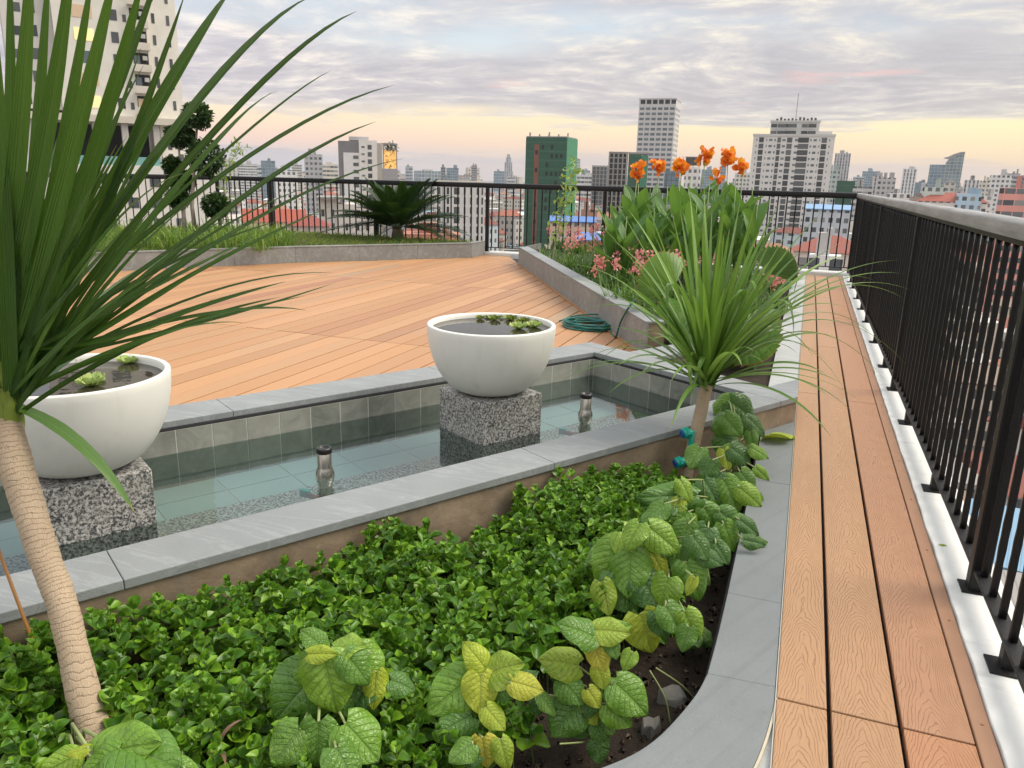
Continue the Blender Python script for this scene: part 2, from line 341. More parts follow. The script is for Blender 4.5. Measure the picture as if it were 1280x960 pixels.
def fn(nt, b):
    o = nt.obj(); uv = nt('ShaderNodeUVMap', uv_map='leaf').outputs[0]; u, v, _ = nt.xyz(uv)
    w = nt.noise(nt('ShaderNodeCombineXYZ', {0: nt.m('MULTIPLY', u, 4.0), 1: nt.m('MULTIPLY', v, 20.0), 2: 0.0}).outputs[0], 1, 3)
    rg = nt.m('FRACT', nt.m('ADD', nt.m('MULTIPLY', v, 74.0), nt.m('MULTIPLY', w, 2.6)))
    ln = nt.ramp(rg, [(0, 1), (.16, 0), (.86, 0), (1, .5)]); vec = lambda su, sv: nt('ShaderNodeCombineXYZ', {0: nt.m('MULTIPLY', u, su), 1: nt.m('MULTIPLY', v, sv), 2: 0.0}).outputs[0]
    pt = nt.ramp(nt.noise(vec(9, 30), 1, 4, .65), [(.40, 0), (.62, 1)]); fl = nt.noise(vec(95, 75), 1, 3, .6); big = nt.ramp(nt.noise(vec(5, 9), 1, 3), [(.45, 0), (.7, 1)]); dk = nt.ramp(nt.noise(vec(42, 58), 1, 2), [(.64, 0), (.70, 1)])
    c = nt.mix(nt.noise(o, 9, 4), (.36, .265, .175), (.50, .39, .275)); c = nt.mix(nt.m('MULTIPLY', ln, nt.m('MULTIPLY_ADD', pt, .55, .12)), c, (.17, .11, .065))
    tick = nt.m('MULTIPLY', nt.ramp(fl, [(.56, 0), (.62, 1)]), nt.m('MULTIPLY_ADD', big, .45, .25))
    c = nt.mix(tick, c, (.12, .075, .045)); c = nt.mix(nt.m('MULTIPLY', dk, nt.m('MULTIPLY_ADD', big, .6, .2)), c, (.05, .032, .02))
    P(nt, b, col=c, rough=.8, normal=nt.bump(nt.m('SUBTRACT', nt.m('MULTIPLY', fl, .9), nt.m('MULTIPLY', ln, .6)), .6, .004))
M_TRUNK = mat('ringed_trunk', fn)
M_SHEATH = leafmat('yellow_green_sheath', (.13, .20, .025), (.19, .25, .03), None, .4, .1)
M_STEM = mat('green_stem', lambda nt, b: P(nt, b, col=(.13, .22, .05), rough=.5))
M_PALESTEM = mat('pale_stem', lambda nt, b: P(nt, b, col=(.26, .31, .12), rough=.6))
M_BARK = mat('grey_bark', lambda nt, b: P(nt, b, col=nt.mix(nt.noise(nt.obj(), 30, 4), (.16, .13, .10), (.32, .28, .23)), rough=.85))
M_BROWNSTICK = mat('brown_cane', lambda nt, b: P(nt, b, col=nt.mix(nt.noise(nt.vmul(nt.obj(), (8, 8, 4)), 1, 3), (.12, .045, .015), (.42, .19, .03)), rough=.4))
M_POST = mat('black_fabric_post', lambda nt, b: P(nt, b, col=(.012, .012, .013), rough=.7))
def fn(nt, b):
    uv = nt('ShaderNodeUVMap', uv_map='leaf').outputs[0]
    P(nt, b, col=nt.mix(nt.noise(nt.obj(), 12, 3), (.005, .085, .070), (.010, .15, .12)), rough=.35)
M_HOSE = mat('green_hose', fn)
# ================================================================== TERRACE
AX = np.array([math.sin(math.radians(31)), math.cos(math.radians(31))]); BX = np.array([AX[1], -AX[0]])
PC = np.array([-1.18, 4.679]); ZP = .14; ZW = -.008
def pl(s, t): return PC+AX*s+BX*t
def pl3(s, t, z): q = pl(s, t); return np.array([q[0], q[1], z])
def st(p): d = np.asarray(p[:2])-PC; return float(d@AX), float(d@BX)
def clip(poly, n, c):           # keep n.p <= c
    out = []
    for i in range(len(poly)):
        p, q = np.asarray(poly[i], float), np.asarray(poly[(i+1) % len(poly)], float); a, b = p@n-c, q@n-c
        if a <= 0: out.append(p)
        if a*b < 0: out.append(p+(q-p)*(a/(a-b)))
    return out
# --- slab of the building we stand on, and the soil sheets
mb = MB(); OUTL = [(.70, -1.2), (.70, 11.80), (-10.25, 11.80), (-13.0, 7.8), (-8.0, -1.2)]
mb.prism(OUTL, -1.3, -.55); mb.prism([tuple(pl(.02, 0)+BX*-.08), tuple(pl(.02, 0)+BX*-.08+AX*.02), (-1.1, 5.2), (-1.0, 5.4), (-3.9, 10.6), (-3.9, 11.5), (-10.2, 11.5), (-12.5, 7.8), (-9, 1.0), tuple(pl(-4.5, -.1))], -.5, -.035)
mb.prism([(.04, 0), (.70, 0), (.70, 11.7), (.04, 11.7)], -.545, -.045)
tag(mb.build('roof_slab', M_DARKGAP), kind='structure')
# --- deck boards
deck = MB(); pitch_b = .154; RPD = nrm(np.array([.483, -.875])); RPN = np.array([.875, .483]); RP0 = np.array([-3.857, 10.538])
x = -10.4; k = 0
while x < -.75:
    x0, x1 = x+.0048, x+pitch_b-.0048
    ys = [-1.0, 1.87, 4.92, 7.97, 11.02, 11.56]
    if RNG.random() < .25: ys[4] += .0 if RNG.random() < .5 else -1.5
    for ya, yb in zip(ys[:-1], ys[1:]):
        base = [(x0, ya+.0045), (x1, ya+.0045), (x1, yb-.0045), (x0, yb-.0045)]
        base = clip(base, RPN, float(RP0@RPN)+.01)
        for part in ((BX, float(PC@BX)-.1, None), (-BX, -float(PC@BX)+.1, (-AX, -float(PC@AX)-.12))):
            q = clip(base, part[0], part[1]) if len(base) > 2 else []
            if part[2] is not None and len(q) > 2: q = clip(q, *part[2])
            if len(q) > 2:
                ar = abs(sum(q[i][0]*q[(i+1) % len(q)][1]-q[(i+1) % len(q)][0]*q[i][1] for i in range(len(q))))/2
                if ar > .002:
                    cx = np.mean(q, 0); dz = RNG.uniform(-.0012, .0012)
                    deck.prism([tuple(p) for p in q], -.025, dz)
    x += pitch_b; k += 1
dk = deck.build('deck', M_DECK, bevel=.003, seg=1); tag(dk, kind='structure')
# --- walkway planks along the right railing (each plank a part)
wk = empty('plank_walkway', (.25, 5, 0), 'narrow walkway of tan and reddish embossed composite planks beside the white kerb', 'walkway')
TAN = (.45, .262, .138); TAN2 = (.44, .255, .138); RED = (.415, .225, .130)
def plank(x0, x1, y0, y1, tint):
    m = MB(); w = (x1-x0)/2; m.box(-w, w, 0, y1-y0-.006, -.024, 0)
    o = m.build('plank', M_PLANK, wk, bevel=.003, seg=2, loc=((x0+x1)/2-.25, y0+.003-5, 0)); o['tint'] = list(tint)
for i, (x0, x1, cuts) in enumerate([(.060, .1735, [-1.3, 1.735, 4.784, 7.83, 10.2, 11.5]), (.1835, .327, [-1.3, 1.735, 6.3, 9.2, 11.5]), (.337, .484, [-1.3, 1.735, 4.70, 7.75, 11.5])]):
    for j, (a, b) in enumerate(zip(cuts[:-1], cuts[1:])):
        t = (TAN, TAN2, RED)[i]
        if i == 2 and j == 0: t = (.44, .22, .115)
        if i == 2 and j == 3: t = (.43, .225, .12)
        t = tuple(np.array(t)*RNG.uniform(.95, 1.05)); plank(x0, x1, a, b, t)
m = MB(); m.box(.4865, .5275, -1.3, 11.5, -.02, .0045); o = m.build('edge_trim', M_TRIM, wk, bevel=.003, loc=(-.25, -5, 0))
m = MB()
for y in np.arange(.4, 11.3, .47): m.lathe([(.0035, 0), (.0035, .0016)], 8, (.509, y, .0045), True)
m.build('screw_heads', M_BROWNSTICK, wk, loc=(-.25, -5, 0))
m = MB(); m.box(.0565, .0592, -1.2, 11.5, -.03, .0005); m.build('pale_joint', M_GROUT, wk, loc=(-.25, -5, 0))
# --- white kerbs under the railings
def wobbly(x0, x1, y0, y1, z0, z1, n, along='y'):
    V = []; Fq = []
    for i in range(n+1):
        t = i/n; j = RNG.normal(0, .0016, 2)
        if along == 'y': V += [(x0+j[0], y0+(y1-y0)*t, z0), (x0+j[0], y0+(y1-y0)*t, z1), (x1, y0+(y1-y0)*t, z1+j[1]), (x1, y0+(y1-y0)*t, z0)]
        else: V += [(x0+(x1-x0)*t, y1, z0), (x0+(x1-x0)*t, y1, z1+j[0]), (x0+(x1-x0)*t, y0+j[1], z1), (x0+(x1-x0)*t, y0+j[1], z0)]
        if i:
            b = 4*i
            for k in range(4): Fq.append((b-4+k, b-4+(k+1) % 4, b+(k+1) % 4, b+k))
    m = MB(); m.add(V, [f[::-1] for f in Fq]+[(0, 1, 2, 3), (len(V)-1, len(V)-2, len(V)-3, len(V)-4)]); return m
kb = wobbly(.5305, .70, -1.3, 11.52, -.6, .012, 160)
tag(kb.build('white_kerb', M_KERB, bevel=.004), 'white painted concrete kerb carrying the long black right-hand railing', 'kerb')
kb = wobbly(-10.3, .70, 11.525, 11.80, -.6, .045, 120, 'x')
tag(kb.build('white_kerb', M_KERB, bevel=.004), 'white painted kerb under the far black railing behind the deck', 'kerb')
LD = nrm(np.array([-.57, -.82])); LC = np.array([-10.2, 11.66])
m = MB(); nn = np.array([-LD[1], LD[0]]); a = LC; b = LC+LD*5.6
m.prism([tuple(a-nn*.1), tuple(b-nn*.1), tuple(b+nn*.12), tuple(a+nn*.12)], -.6, .12)
tag(m.build('white_kerb', M_KERB, bevel=.004), 'white kerb under the left railing, hidden behind the grass tufts', 'kerb')
# --- railings
def bar_mesh(h, twist=True):
    V = []; Fq = []; n = 26; w, t = .0085, .0085
    for i in range(n+1):
        z = h*i/n; j = 1+.07*math.sin(z*95)+.04*math.sin(z*213)
        for sx, sy in ((-1, -1), (1, -1), (1, 1), (-1, 1)): V.append((sx*w*j, sy*t, z))
        if i:
            for k in range(4): Fq.append((4*i-4+k, 4*i-4+(k+1) % 4, 4*i+(k+1) % 4, 4*i+k))
    me = mesh_np('baluster', np.array(V), [np.array(Fq+[(3, 2, 1, 0), (4*n, 4*n+1, 4*n+2, 4*n+3)])], mat=M_BLACK); return me
ZR = 1.12
def railing(label, p0, p1, posts, feet, sp, zk, railmat, railw):
    p0, p1 = np.array(p0, float), np.array(p1, float); L = np.linalg.norm(p1-p0); d = (p1-p0)/L; ang = math.atan2(d[1], d[0])-PI/2
    rt = empty('metal_railing', (p0[0], p0[1], 0), label, 'railing', rz=ang)       # local +Y runs along the railing
    hh = .030
    m = MB()                                                                       # rounded top rail
    prof = []
    for k in range(9):
        a = PI*k/8; prof.append((math.cos(a)*railw, ZR-.016+math.sin(a)*.016))
    prof = [(railw, ZR-.058)]+prof+[(-railw, ZR-.058)]
    V = [(x, y, z) for y in (-.03, L+.02) for x, z in prof]; n = len(prof)
    m.add(V, [tuple(range(n)), tuple(range(2*n-1, n-1, -1))]+[(i, n+i, n+(i+1) % n, (i+1) % n) for i in range(n)]); o = m.build('top_rail', railmat, rt, True)
    es = o.modifiers.new('E', 'EDGE_SPLIT'); es.split_angle = .6
    m = MB(); m.box(-.018, .018, 0, L, ZR-.078, ZR-.0585); m.build('under_rail', M_BLACK, rt, bevel=.003)
    m = MB(); m.box(-.021, .021, 0, L, zk+.062, zk+.074); m.build('bottom_rail', M_BLACK, rt, bevel=.002)
    bm = bar_mesh(ZR-.08-zk-.072); stuff = MB(); ys = []; y = sp/2
    while y < L: ys.append(y); y += sp
    ys = [y for y in ys if min([abs(y-q) for q in posts]+[9]) > .045]
    for i, y in enumerate(ys[:100] if len(ys) > 100 else ys):
        o = link('baluster', bm, None, rt, (0, y, zk+.073)); o.rotation_euler[2] = RNG.normal(0, .03)
    pm = MB(); pm.box(-.026, .026, -.026, .026, zk, ZR-.079); pme = pm.mesh('post', M_BLACK)
    bmz = MB(); bmz.box(-.045, .045, -.042, .042, zk-.004, zk+.005); bme = bmz.mesh('base_plate', M_BLACK)
    for y in posts:
        o = link('post', pme, None, rt, (0, y, 0)); link('base_plate', bme, None, o)
        o.modifiers.new('B', 'BEVEL').width = .004
    fm = MB(); fm.box(-.017, .017, -.017, .017, zk, zk+.0615); fme = fm.mesh('rail_foot', M_BLACK)
    for y in feet:
        o = link('rail_foot', fme, None, rt, (-.004, y, 0)); link('base_plate', bme, None, o)
    return rt
railing('long black railing with grey handrail beside the plank walkway', (.612, .1), (.612, 11.66), [2.40, 4.95, 7.5, 10.05, 11.54], [.75, 1.97, 3.25, 4.22, 5.6, 6.5, 8.3, 9.1, 10.7], .12, .012, M_GREYRAIL, .031)
railing('black metal railing across the far side behind the sago palm', (.60, 11.66), (-10.2, 11.66), [1.6, 3.5, 5.42, 7.45, 9.6, 10.77], [.9, 2.6, 4.5, 6.4, 8.5], .12, .045, M_BLACK, .030)
railing('black metal railing slanting along the left side, before the cream tower', LC+LD*.04, LC+LD*5.4, [1.8, 3.6, 5.35], [.9, 2.7, 4.5], .12, .12, M_BLACK, .030)
# --- reflecting pool
pool = empty('reflecting_pool', pl3(-1, .5, 0), 'sunken tiled reflecting pool with grey slate coping and shallow teal water', 'pool')
def rel(root, *objs):
    for o in objs:
        o.parent = root; o.matrix_parent_inverse = Matrix.Translation(-Vector(root.location))
def slabs(s0, s1, t0, t1, cuts, axis):
    cs = sorted([c for c in cuts if (s0 if axis == 's' else t0) < c < (s1 if axis == 's' else t1)])
    e = [s0 if axis == 's' else t0]+cs+[s1 if axis == 's' else t1]; out = []
    for a, b in zip(e[:-1], e[1:]):
        a += .0009; b -= .0009
        out.append([pl(a, t0), pl(b, t0), pl(b, t1), pl(a, t1)] if axis == 's' else [pl(s0, a), pl(s1, a), pl(s1, b), pl(s0, b)])
    return out
def coping(poly):
    q = clip(poly, np.array([1., 0]), .055)
    if len(q) < 3: return
    m = MB(); m.prism([tuple(p) for p in q], ZP-.03, ZP); o = m.build('coping_slab', M_COPING, bevel=.003); rel(pool, o)
js = st(un(672, 569, ZP))[0]; dj = js-st(un(147, 712, ZP))[0]
near_cuts = [js+i*dj for i in range(-3, 3)]
for q in slabs(-4.6, 2.0, 1.136, 1.345, near_cuts, 's'): coping(q)
jb = st(un(258, 490, ZP))[0]
for q in slabs(-4.6, .2, -.24, .0, [jb+1.2*i for i in range(-4, 6)], 's'): coping(q)
for q in slabs(.0, .2, .0, 1.136, [.55], 't'): coping(q)
for q in slabs(.2, .9, .112, .318, [.6], 's'): coping(q)
q = [pl(.2, .32), pl(.2, 1.136), pl(.30, 1.136), pl(.30, .32)]
TS = st(un(330, 622, -.16))[1]
# tiled walls (tiles 0.155 wide over a pale grout backing)
def tiled(name, s_or_t, a0, a1, face):
    m = MB(); w = .157; a = a0; ax3 = np.array([*(AX if face in ('t+', 't-') else BX), 0]); nn = {'t+': BX, 't-': -BX, 's-': -AX}[face]; n3 = np.array([*nn, 0])
    while a < a1-.02:
        b = min(a+w, a1); c2 = pl((a+b)/2, s_or_t) if face[0] == 't' else pl(s_or_t, (a+b)/2)
        c = np.array([c2[0], c2[1], (-.165+ZP-.042)/2]); m.obox(c+n3*(.004+RNG.uniform(-.001, .001)), ax3, n3, np.array([0, 0, 1.]), (b-a)/2-.0022, .006, (ZP-.042+.165)/2); a = b
    o = m.build(name, M_TILE, bevel=.0012, seg=1); rel(pool, o)
tiled('tiled_wall', -.0, -4.6, -.012, 't+'); tiled('tiled_wall', -.0, .012, 1.13, 's-'); tiled('tiled_wall', 1.136, -4.6, -.012, 't-')
m = MB()
for q in ([pl(-4.6, -.2), pl(.18, -.2), pl(.18, 0), pl(-4.6, 0)], [pl(0, 0), pl(.18, 0), pl(.18, 1.14), pl(0, 1.14)]): m.prism([tuple(p) for p in q], -.5, ZP-.032)
o = m.build('pool_shell', M_GROUT); rel(pool, o)
m = MB()
for q in ([pl(-4.6, .0), pl(-.009, .0), pl(-.009, .0088), pl(-4.6, .0088)], [pl(-.0088, .0), pl(0, .0), pl(0, 1.13), pl(-.0088, 1.13)]): m.prism([tuple(p) for p in q], -.17, ZP-.042)
o = m.build('wall_grout', M_GROUT); rel(pool, o)
m = MB(); 
for q in ([pl(-4.6, -.02), pl(-.0, -.02), pl(-.0, .0085), pl(-4.6, .0085)], [pl(-.0085, .0), pl(.02, .0), pl(.02, 1.12), pl(-.0085, 1.12)]): m.prism([tuple(p) for p in q], ZP-.041, ZP-.0305)
o = m.build('coping_shade_line', M_DARKGAP); rel(pool, o)  # dark strip standing for the shade under the coping overhang
m = MB()
for i in range(16):
    for j in range(2):
        a0, b0 = -.012-.3*i, .012+(TS-.014)/2*j
        m.prism([tuple(pl(a0-.003, b0+.003)), tuple(pl(a0-.297, b0+.003)), tuple(pl(a0-.297, b0+(TS-.014)/2-.003)), tuple(pl(a0-.003, b0+(TS-.014)/2-.003))], -.175, -.16+RNG.uniform(-.0006, .0006))
o = m.build('floor_tiles', M_FLOORTILE); rel(pool, o)
m = MB(); m.prism([tuple(pl(-4.6, 0)), tuple(pl(0, 0)), tuple(pl(0, TS-.001)), tuple(pl(-4.6, TS-.001))], -.40, -.1625); o = m.build('floor_grout', M_GROUT); rel(pool, o)
m = MB(); m.prism([tuple(pl(-4.6, TS)), tuple(pl(0, TS)), tuple(pl(0, 1.136)), tuple(pl(-4.6, 1.136))], -.40, -.157); o = m.build('granite_floor_strip', M_GRANITE); rel(pool, o)
ry = [tuple(p) for p in clip([pl(-4.6, 1.138), pl(2.0, 1.138), pl(2.0, 1.335), pl(-4.6, 1.335)], np.array([1., 0]), .05)]
m = MB(); m.prism(ry, -.545, ZP-.0315); o = m.build('retaining_wall', M_STAINED); rel(pool, o)
m = MB(); m.prism([tuple(p) for p in [pl(.21, .122), pl(.9, .122), pl(.9, .308), pl(.21, .308)]], -.5, ZP-.0315); o = m.build('retaining_wall', M_STAINED); rel(pool, o)
mw = MB(); mw.add([pl3(-4.6, 0, ZW), pl3(0, 0, ZW), pl3(0, 1.137, ZW), pl3(-4.6, 1.137, ZW)], [(3, 2, 1, 0)])
wo = mw.build('water', M_WATER); tag(wo, kind='structure')
# --- near planter: curved stone curb, liner, soil
INN = [(-.100, 4.4), (-.097, 3.2), (-.100, 2.2), (-.103, 1.95), (-.108, 1.77), (-.13, 1.65), (-.19, 1.475), (-.27, 1.36), (-.40, 1.24), (-.6, 1.08), (-1.0, .80), (-3.6, -.6)]
OUT = [(.0555, 4.4), (.0555, 3.2), (.0555, 2.2), (.0555, 1.95), (.0555, 1.78), (.054, 1.70), (.038, 1.56), (.012, 1.44), (-.05, 1.28), (-.2, 1.08), (-.6, .74), (-3.4, -.9)]
cb = empty('stone_curb', (0, 2, 0), 'grey stone curb curving round the near planting bed beside the planks', 'curb')
def spl(P, n=6):
    P = [np.array(p, float) for p in P]; out = []
    for i in range(len(P)-1):
        a, b, c, d = P[max(i-1, 0)], P[i], P[i+1], P[min(i+2, len(P)-1)]
        for k in range(n):
            t = k/n; out.append(.5*((2*b)+(-a+c)*t+(2*a-5*b+4*c-d)*t*t+(-a+3*b-3*c+d)*t**3))
    out.append(P[-1]); return out
for i0, i1 in ((0, 1), (1, 2), (2, 4), (4, 8), (8, 11)):
    a = spl(INN[i0:i1+1]); b = spl(OUT[i0:i1+1]); m = MB()
    if i0: a = [a[0]+(a[1]-a[0])*.02]+a[1:]; b = [b[0]+(b[1]-b[0])*.02]+b[1:]
    m.prism([tuple(p) for p in a]+[tuple(p) for p in b[::-1]], -.05, -.002); o = m.build('curb_stone', M_CURB, bevel=.002); rel(cb, o)
    m = MB(); ii = [p*1.0 for p in a]; jj = []
    m2 = MB(); m2.prism([tuple(p+np.array([.004, .004])) for p in a]+[tuple(p) for p in (np.array(a)+np.array([.03, .02]))[::-1]], -.5, -.051); o = m2.build('curb_footing', M_STAINED); rel(cb, o)
m = MB(); b = spl(OUT[4:11]); m.prism([tuple(p+np.array([.0015, -.001])) for p in b]+[(-.6, -.2), (.0562, -.2), (.0562, 1.7)], -.08, -.012); o = m.build('pale_border_stone', M_SLAB, bevel=.002); rel(cb, o)
m = MB(); m.prism([tuple(p+np.array([.001, -.0005])) for p in b]+[tuple(p+np.array([.0065, -.0035])) for p in b[::-1]], -.05, -.0035); o = m.build('pale_raw_edge', mat('cream_raw_stone', lambda nt, b: P(nt, b, col=nt.mix(nt.noise(nt.obj(), 40, 4), (.42, .37, .27), (.62, .57, .44)), rough=.9))); rel(cb, o)
lin = MB(); a = spl(INN[0:7], 4)
lin.prism([tuple(p+np.array([-.003, -.002])) for p in a]+[tuple(p+np.array([-.009, -.006])) for p in a[::-1]], -.4, -.03)
tag(lin.build('edging_strip', M_POST), 'black plastic liner edge standing inside the grey stone curb', 'edging')
def soil_z(x, y): return -.205+.02*math.sin(x*9+1)*math.cos(y*7)+.012*math.sin(x*31)*math.sin(y*27)
V = []; Fq = []; nx, ny = 70, 80
for j in range(ny+1):
    for i in range(nx+1):
        y = -.4+(4.4+.4)*j/ny; xr = -.085; x = -3.6+(xr+3.6)*i/nx; V.append((x, y, soil_z(x, y)))
for j in range(ny):
    for i in range(nx):
        a = j*(nx+1)+i; cx = (V[a][0]+V[a+1][0])/2; cy = V[a][1]
        if st((cx, cy))[1] > 1.28: Fq.append((a, a+1, a+nx+2, a+nx+1))
so = link('soil', mesh_np('soil', np.array(V), [np.array(Fq)], smooth=True, mat=M_SOIL)); tag(so, kind='structure')
# --- right planter wall, pale slabs, soil
def faced_wall(root, p, q, h, th, joint, m, matn, capm, z0=0.0, first=0.0):
    p, q = np.array(p, float), np.array(q, float); L = np.linalg.norm(q-p); d = (q-p)/L; n = np.array([d[1], -d[0]])   # n points away from the bed
    cuts = [0.0]; a = first if first else joint
    while a < L-.05: cuts.append(a); a += joint
    cuts.append(L)
    for a, b in zip(cuts[:-1], cuts[1:]):
        c = p+d*(a+b)/2-n*.01; k = MB(); k.obox([c[0], c[1], (z0+h-.018)/2], [*d, 0], [*n, 0], [0, 0, 1.], (b-a)/2-.001, .01, (h-.018-z0)/2); o = k.build('facing_slab', M_STONEWALL, bevel=.0015, seg=1); rel(root, o)
        c = p+d*(a+b)/2-n*(th/2-.004); k = MB(); k.obox([c[0], c[1], h-.0085], [*d, 0], [*n, 0], [0, 0, 1.], (b-a)/2-.001, th/2, .0085); o = k.build('top_slab', capm, bevel=.002); rel(root, o)
    c = (p+q)/2-n*(th/2+.004); k = MB(); k.obox([c[0], c[1], (z0-.5+h-.018)/2], [*d, 0], [*n, 0], [0, 0, 1.], L/2-.01, th/2-.012, (h-.018-z0+.5)/2); o = k.build('wall_core', M_STAINED); rel(root, o)
rp = empty('planter_wall', (RP0[0], RP0[1], 0), 'low grey stone planter wall running from the coiled hose to the far railing', 'planter wall')
faced_wall(rp, RP0, RP0+RPD*5.95, .25, .15, .78, None, None, M_COPING)
# wall n must face the deck: p->q runs near->far so n=(d.y,-d.x) is flipped below if needed
rpe = RP0+RPD*0.0
k = MB(); e2 = np.array([RP0[0], RP0[1]]); k.obox([e2[0]+.006, 11.08, .116], [0, 1., 0], [1., 0, 0], [0, 0, 1.], .44, .01, .116); 
o = k.build('end_slab', M_STONEWALL, bevel=.0015); rel(rp, o)
# brown strip along the foot of the wall on the deck side
k = MB(); c = RP0+RPD*2.9-RPN*.012; k.obox([c[0], c[1], .007], [*RPD, 0], [*RPN, 0], [0, 0, 1.], 2.9, .010, .006)
tag(k.build('edge_strip', M_DECK), 'thin tan edging strip along the foot of the right planter wall', 'edging')
ps = empty('pale_paving_border', (0, 8, 0), 'pale grey slab border between the planks and the far planting bed', 'paving border')
ys = [4.27, 5.15, 6.05, 6.95, 7.85, 8.75, 9.65, 10.55, 11.5]
for a, b in zip(ys[:-1], ys[1:]):
    q = [(-.112, a+.0015), (.0555, a+.0015), (.0555, b-.0015), (-.112, b-.0015)]
    if a < 4.5: q = [(-.112, 4.55), (.0555, 4.445), (.0555, b-.0015), (-.112, b-.0015)]
    m = MB(); m.prism(q, -.05, -.002); o = m.build('paving_slab', M_SLAB, bevel=.002); rel(ps, o)
V = []; Fq = []; n = 40
for j in range(n+1):
    y = 4.5+7.0*j/n; xl = RP0[0]+(10.538-y)*(.483/.875)+.12 if y < 10.5 else RP0[0]+.05
    xl = max(xl, -3.82); xl = min(xl, -.3)
    for i in range(13):
        t = i/12; x = xl+(-.115-xl)*t; h = .19*min(1, max(0, (y-5.2)/.5)); V.append((x, y, h*(1-t)**.6-.03+.012*math.sin(x*17)*math.cos(y*13)))
    if j:
        for i in range(12): b = j*13+i; Fq.append((b-13, b-12, b+1, b))
so = link('soil', mesh_np('soil', np.array(V), [np.array(Fq)], smooth=True, mat=M_SOIL)); tag(so, kind='structure')
# --- left planter
LPW = [(-4.79, 11.0), (-6.55, 8.95), (-7.5, 7.5), (-8.3, 6.25), (-9.3, 4.7)]
lw = empty('planter_wall', (-6.5, 9, 0), 'long low grey stone planter wall in front of the lawn and sago palm', 'planter wall')
for a, b in zip(LPW[:-1], LPW[1:]): faced_wall(lw, b, a, .225, .10, .9, None, None, M_STONEWALL)
faced_wall(lw, LPW[0], (-4.79, 11.5), .225, .10, .9, None, None, M_STONEWALL)
m = MB(); m.prism([(-4.9, 10.95), (-6.6, 8.98), (-7.55, 7.5), (-8.38, 6.2), (-9.35, 4.7), (-13.3, 7.0), (-10.3, 11.5), (-4.9, 11.5)], -.3, .195)
tag(m.build('soil', M_SOIL), kind='structure')

# ================================================================== POOL OBJECTS
def pedestal(c, label, size=.36):
    m = MB(); h = size/2; zt = .195
    q = [pl(c[0]+a*h, c[1]+b*h) for a, b in ((-1, -1), (1, -1), (1, 1), (-1, 1))]
    r = empty('granite_pedestal', pl3(c[0], c[1], -.3), label, 'pedestal', 'granite pedestals in the pool')
    m.prism([tuple(p-pl(*c)) for p in q], .005, zt+.3); m.build('granite_block', M_GRANITE, r, bevel=.006)
    return r
sA = st((-1.362, 3.268+.10)); sB_edge = st((-2.033, 1.916)); 
cA = (sA[0], sA[1]); cB = (sB_edge[0]-.19, cA[1]+.0)
pedestal(cA, 'speckled granite block under the white bowl in mid pool')
pedestal(cB, 'speckled granite block under the white bowl behind the near palm trunk')
def bowl(c, label, wl):
    R = .308; H = .325; prof = []
    for i in range(20):
        a = i/19*PI/2; prof.append((.105+(R-.105)*math.sin(a)**.80 if False else .11+(R-.11)*math.sin(a)**.9, H*(1-math.cos(a))**.92))
    rim = [(R-.0015, H+.004), (R-.005, H+.006), (R-.017, H+.006), (R-.0205, H+.003)]
    inn = [(R-.0215-(R-.0215)*(1-math.cos(t))*.55, H-.25*math.sin(t)) for t in np.linspace(.05, PI/2, 10)]
    m = MB(); m.lathe([(.0, .0), (.10, .0)]+prof[:-1]+[(R, H)]+rim+inn+[(0, H-.25)], 96)
    loc = pl3(c[0], c[1], .1955); o = m.build('white_bowl', M_BOWL, None, True, loc=loc)
    tag(o, label, 'bowl', 'white bowls in the pool')
    w = MB(); n = 64; rw = R-.0222; zz = loc[2]+H-wl
    w.add([(loc[0]+rw*math.cos(2*PI*k/n), loc[1]+rw*math.sin(2*PI*k/n), zz) for k in range(n)], [tuple(range(n))])
    return loc, zz, w
LA, ZA, wa = bowl(cA, 'white bowl full of water and floating plants, standing free in mid pool', .018)
LB, ZB, wb = bowl(cB, 'white bowl with two lettuce rosettes, partly hidden by the near palm', .022)
def fn(nt, b):
    out = nt.n['Material Output']; o = nt.obj(); w = nt.noise(nt.vmul(o, (14, 14, 14)), 1, 2, .5); nb = nt.bump(w, .03, .01)
    df = nt('ShaderNodeBsdfDiffuse', {'Color': (.035, .030, .022)}); gl = nt('ShaderNodeBsdfGlossy', {'Roughness': .01, 'Normal': nb}); fr = nt('ShaderNodeFresnel', {'IOR': 1.6, 'Normal': nb})
    nt.n.remove(b); mx = nt('ShaderNodeMixShader', {0: fr.outputs[0], 1: df.outputs[0], 2: gl.outputs[0]}); nt.l.new(mx.outputs[0], out.inputs[0])
M_BWATER = mat('dark_bowl_water', fn)
tag(wa.build('water', M_BWATER), kind='structure'); tag(wb.build('water', M_BWATER), kind='structure')
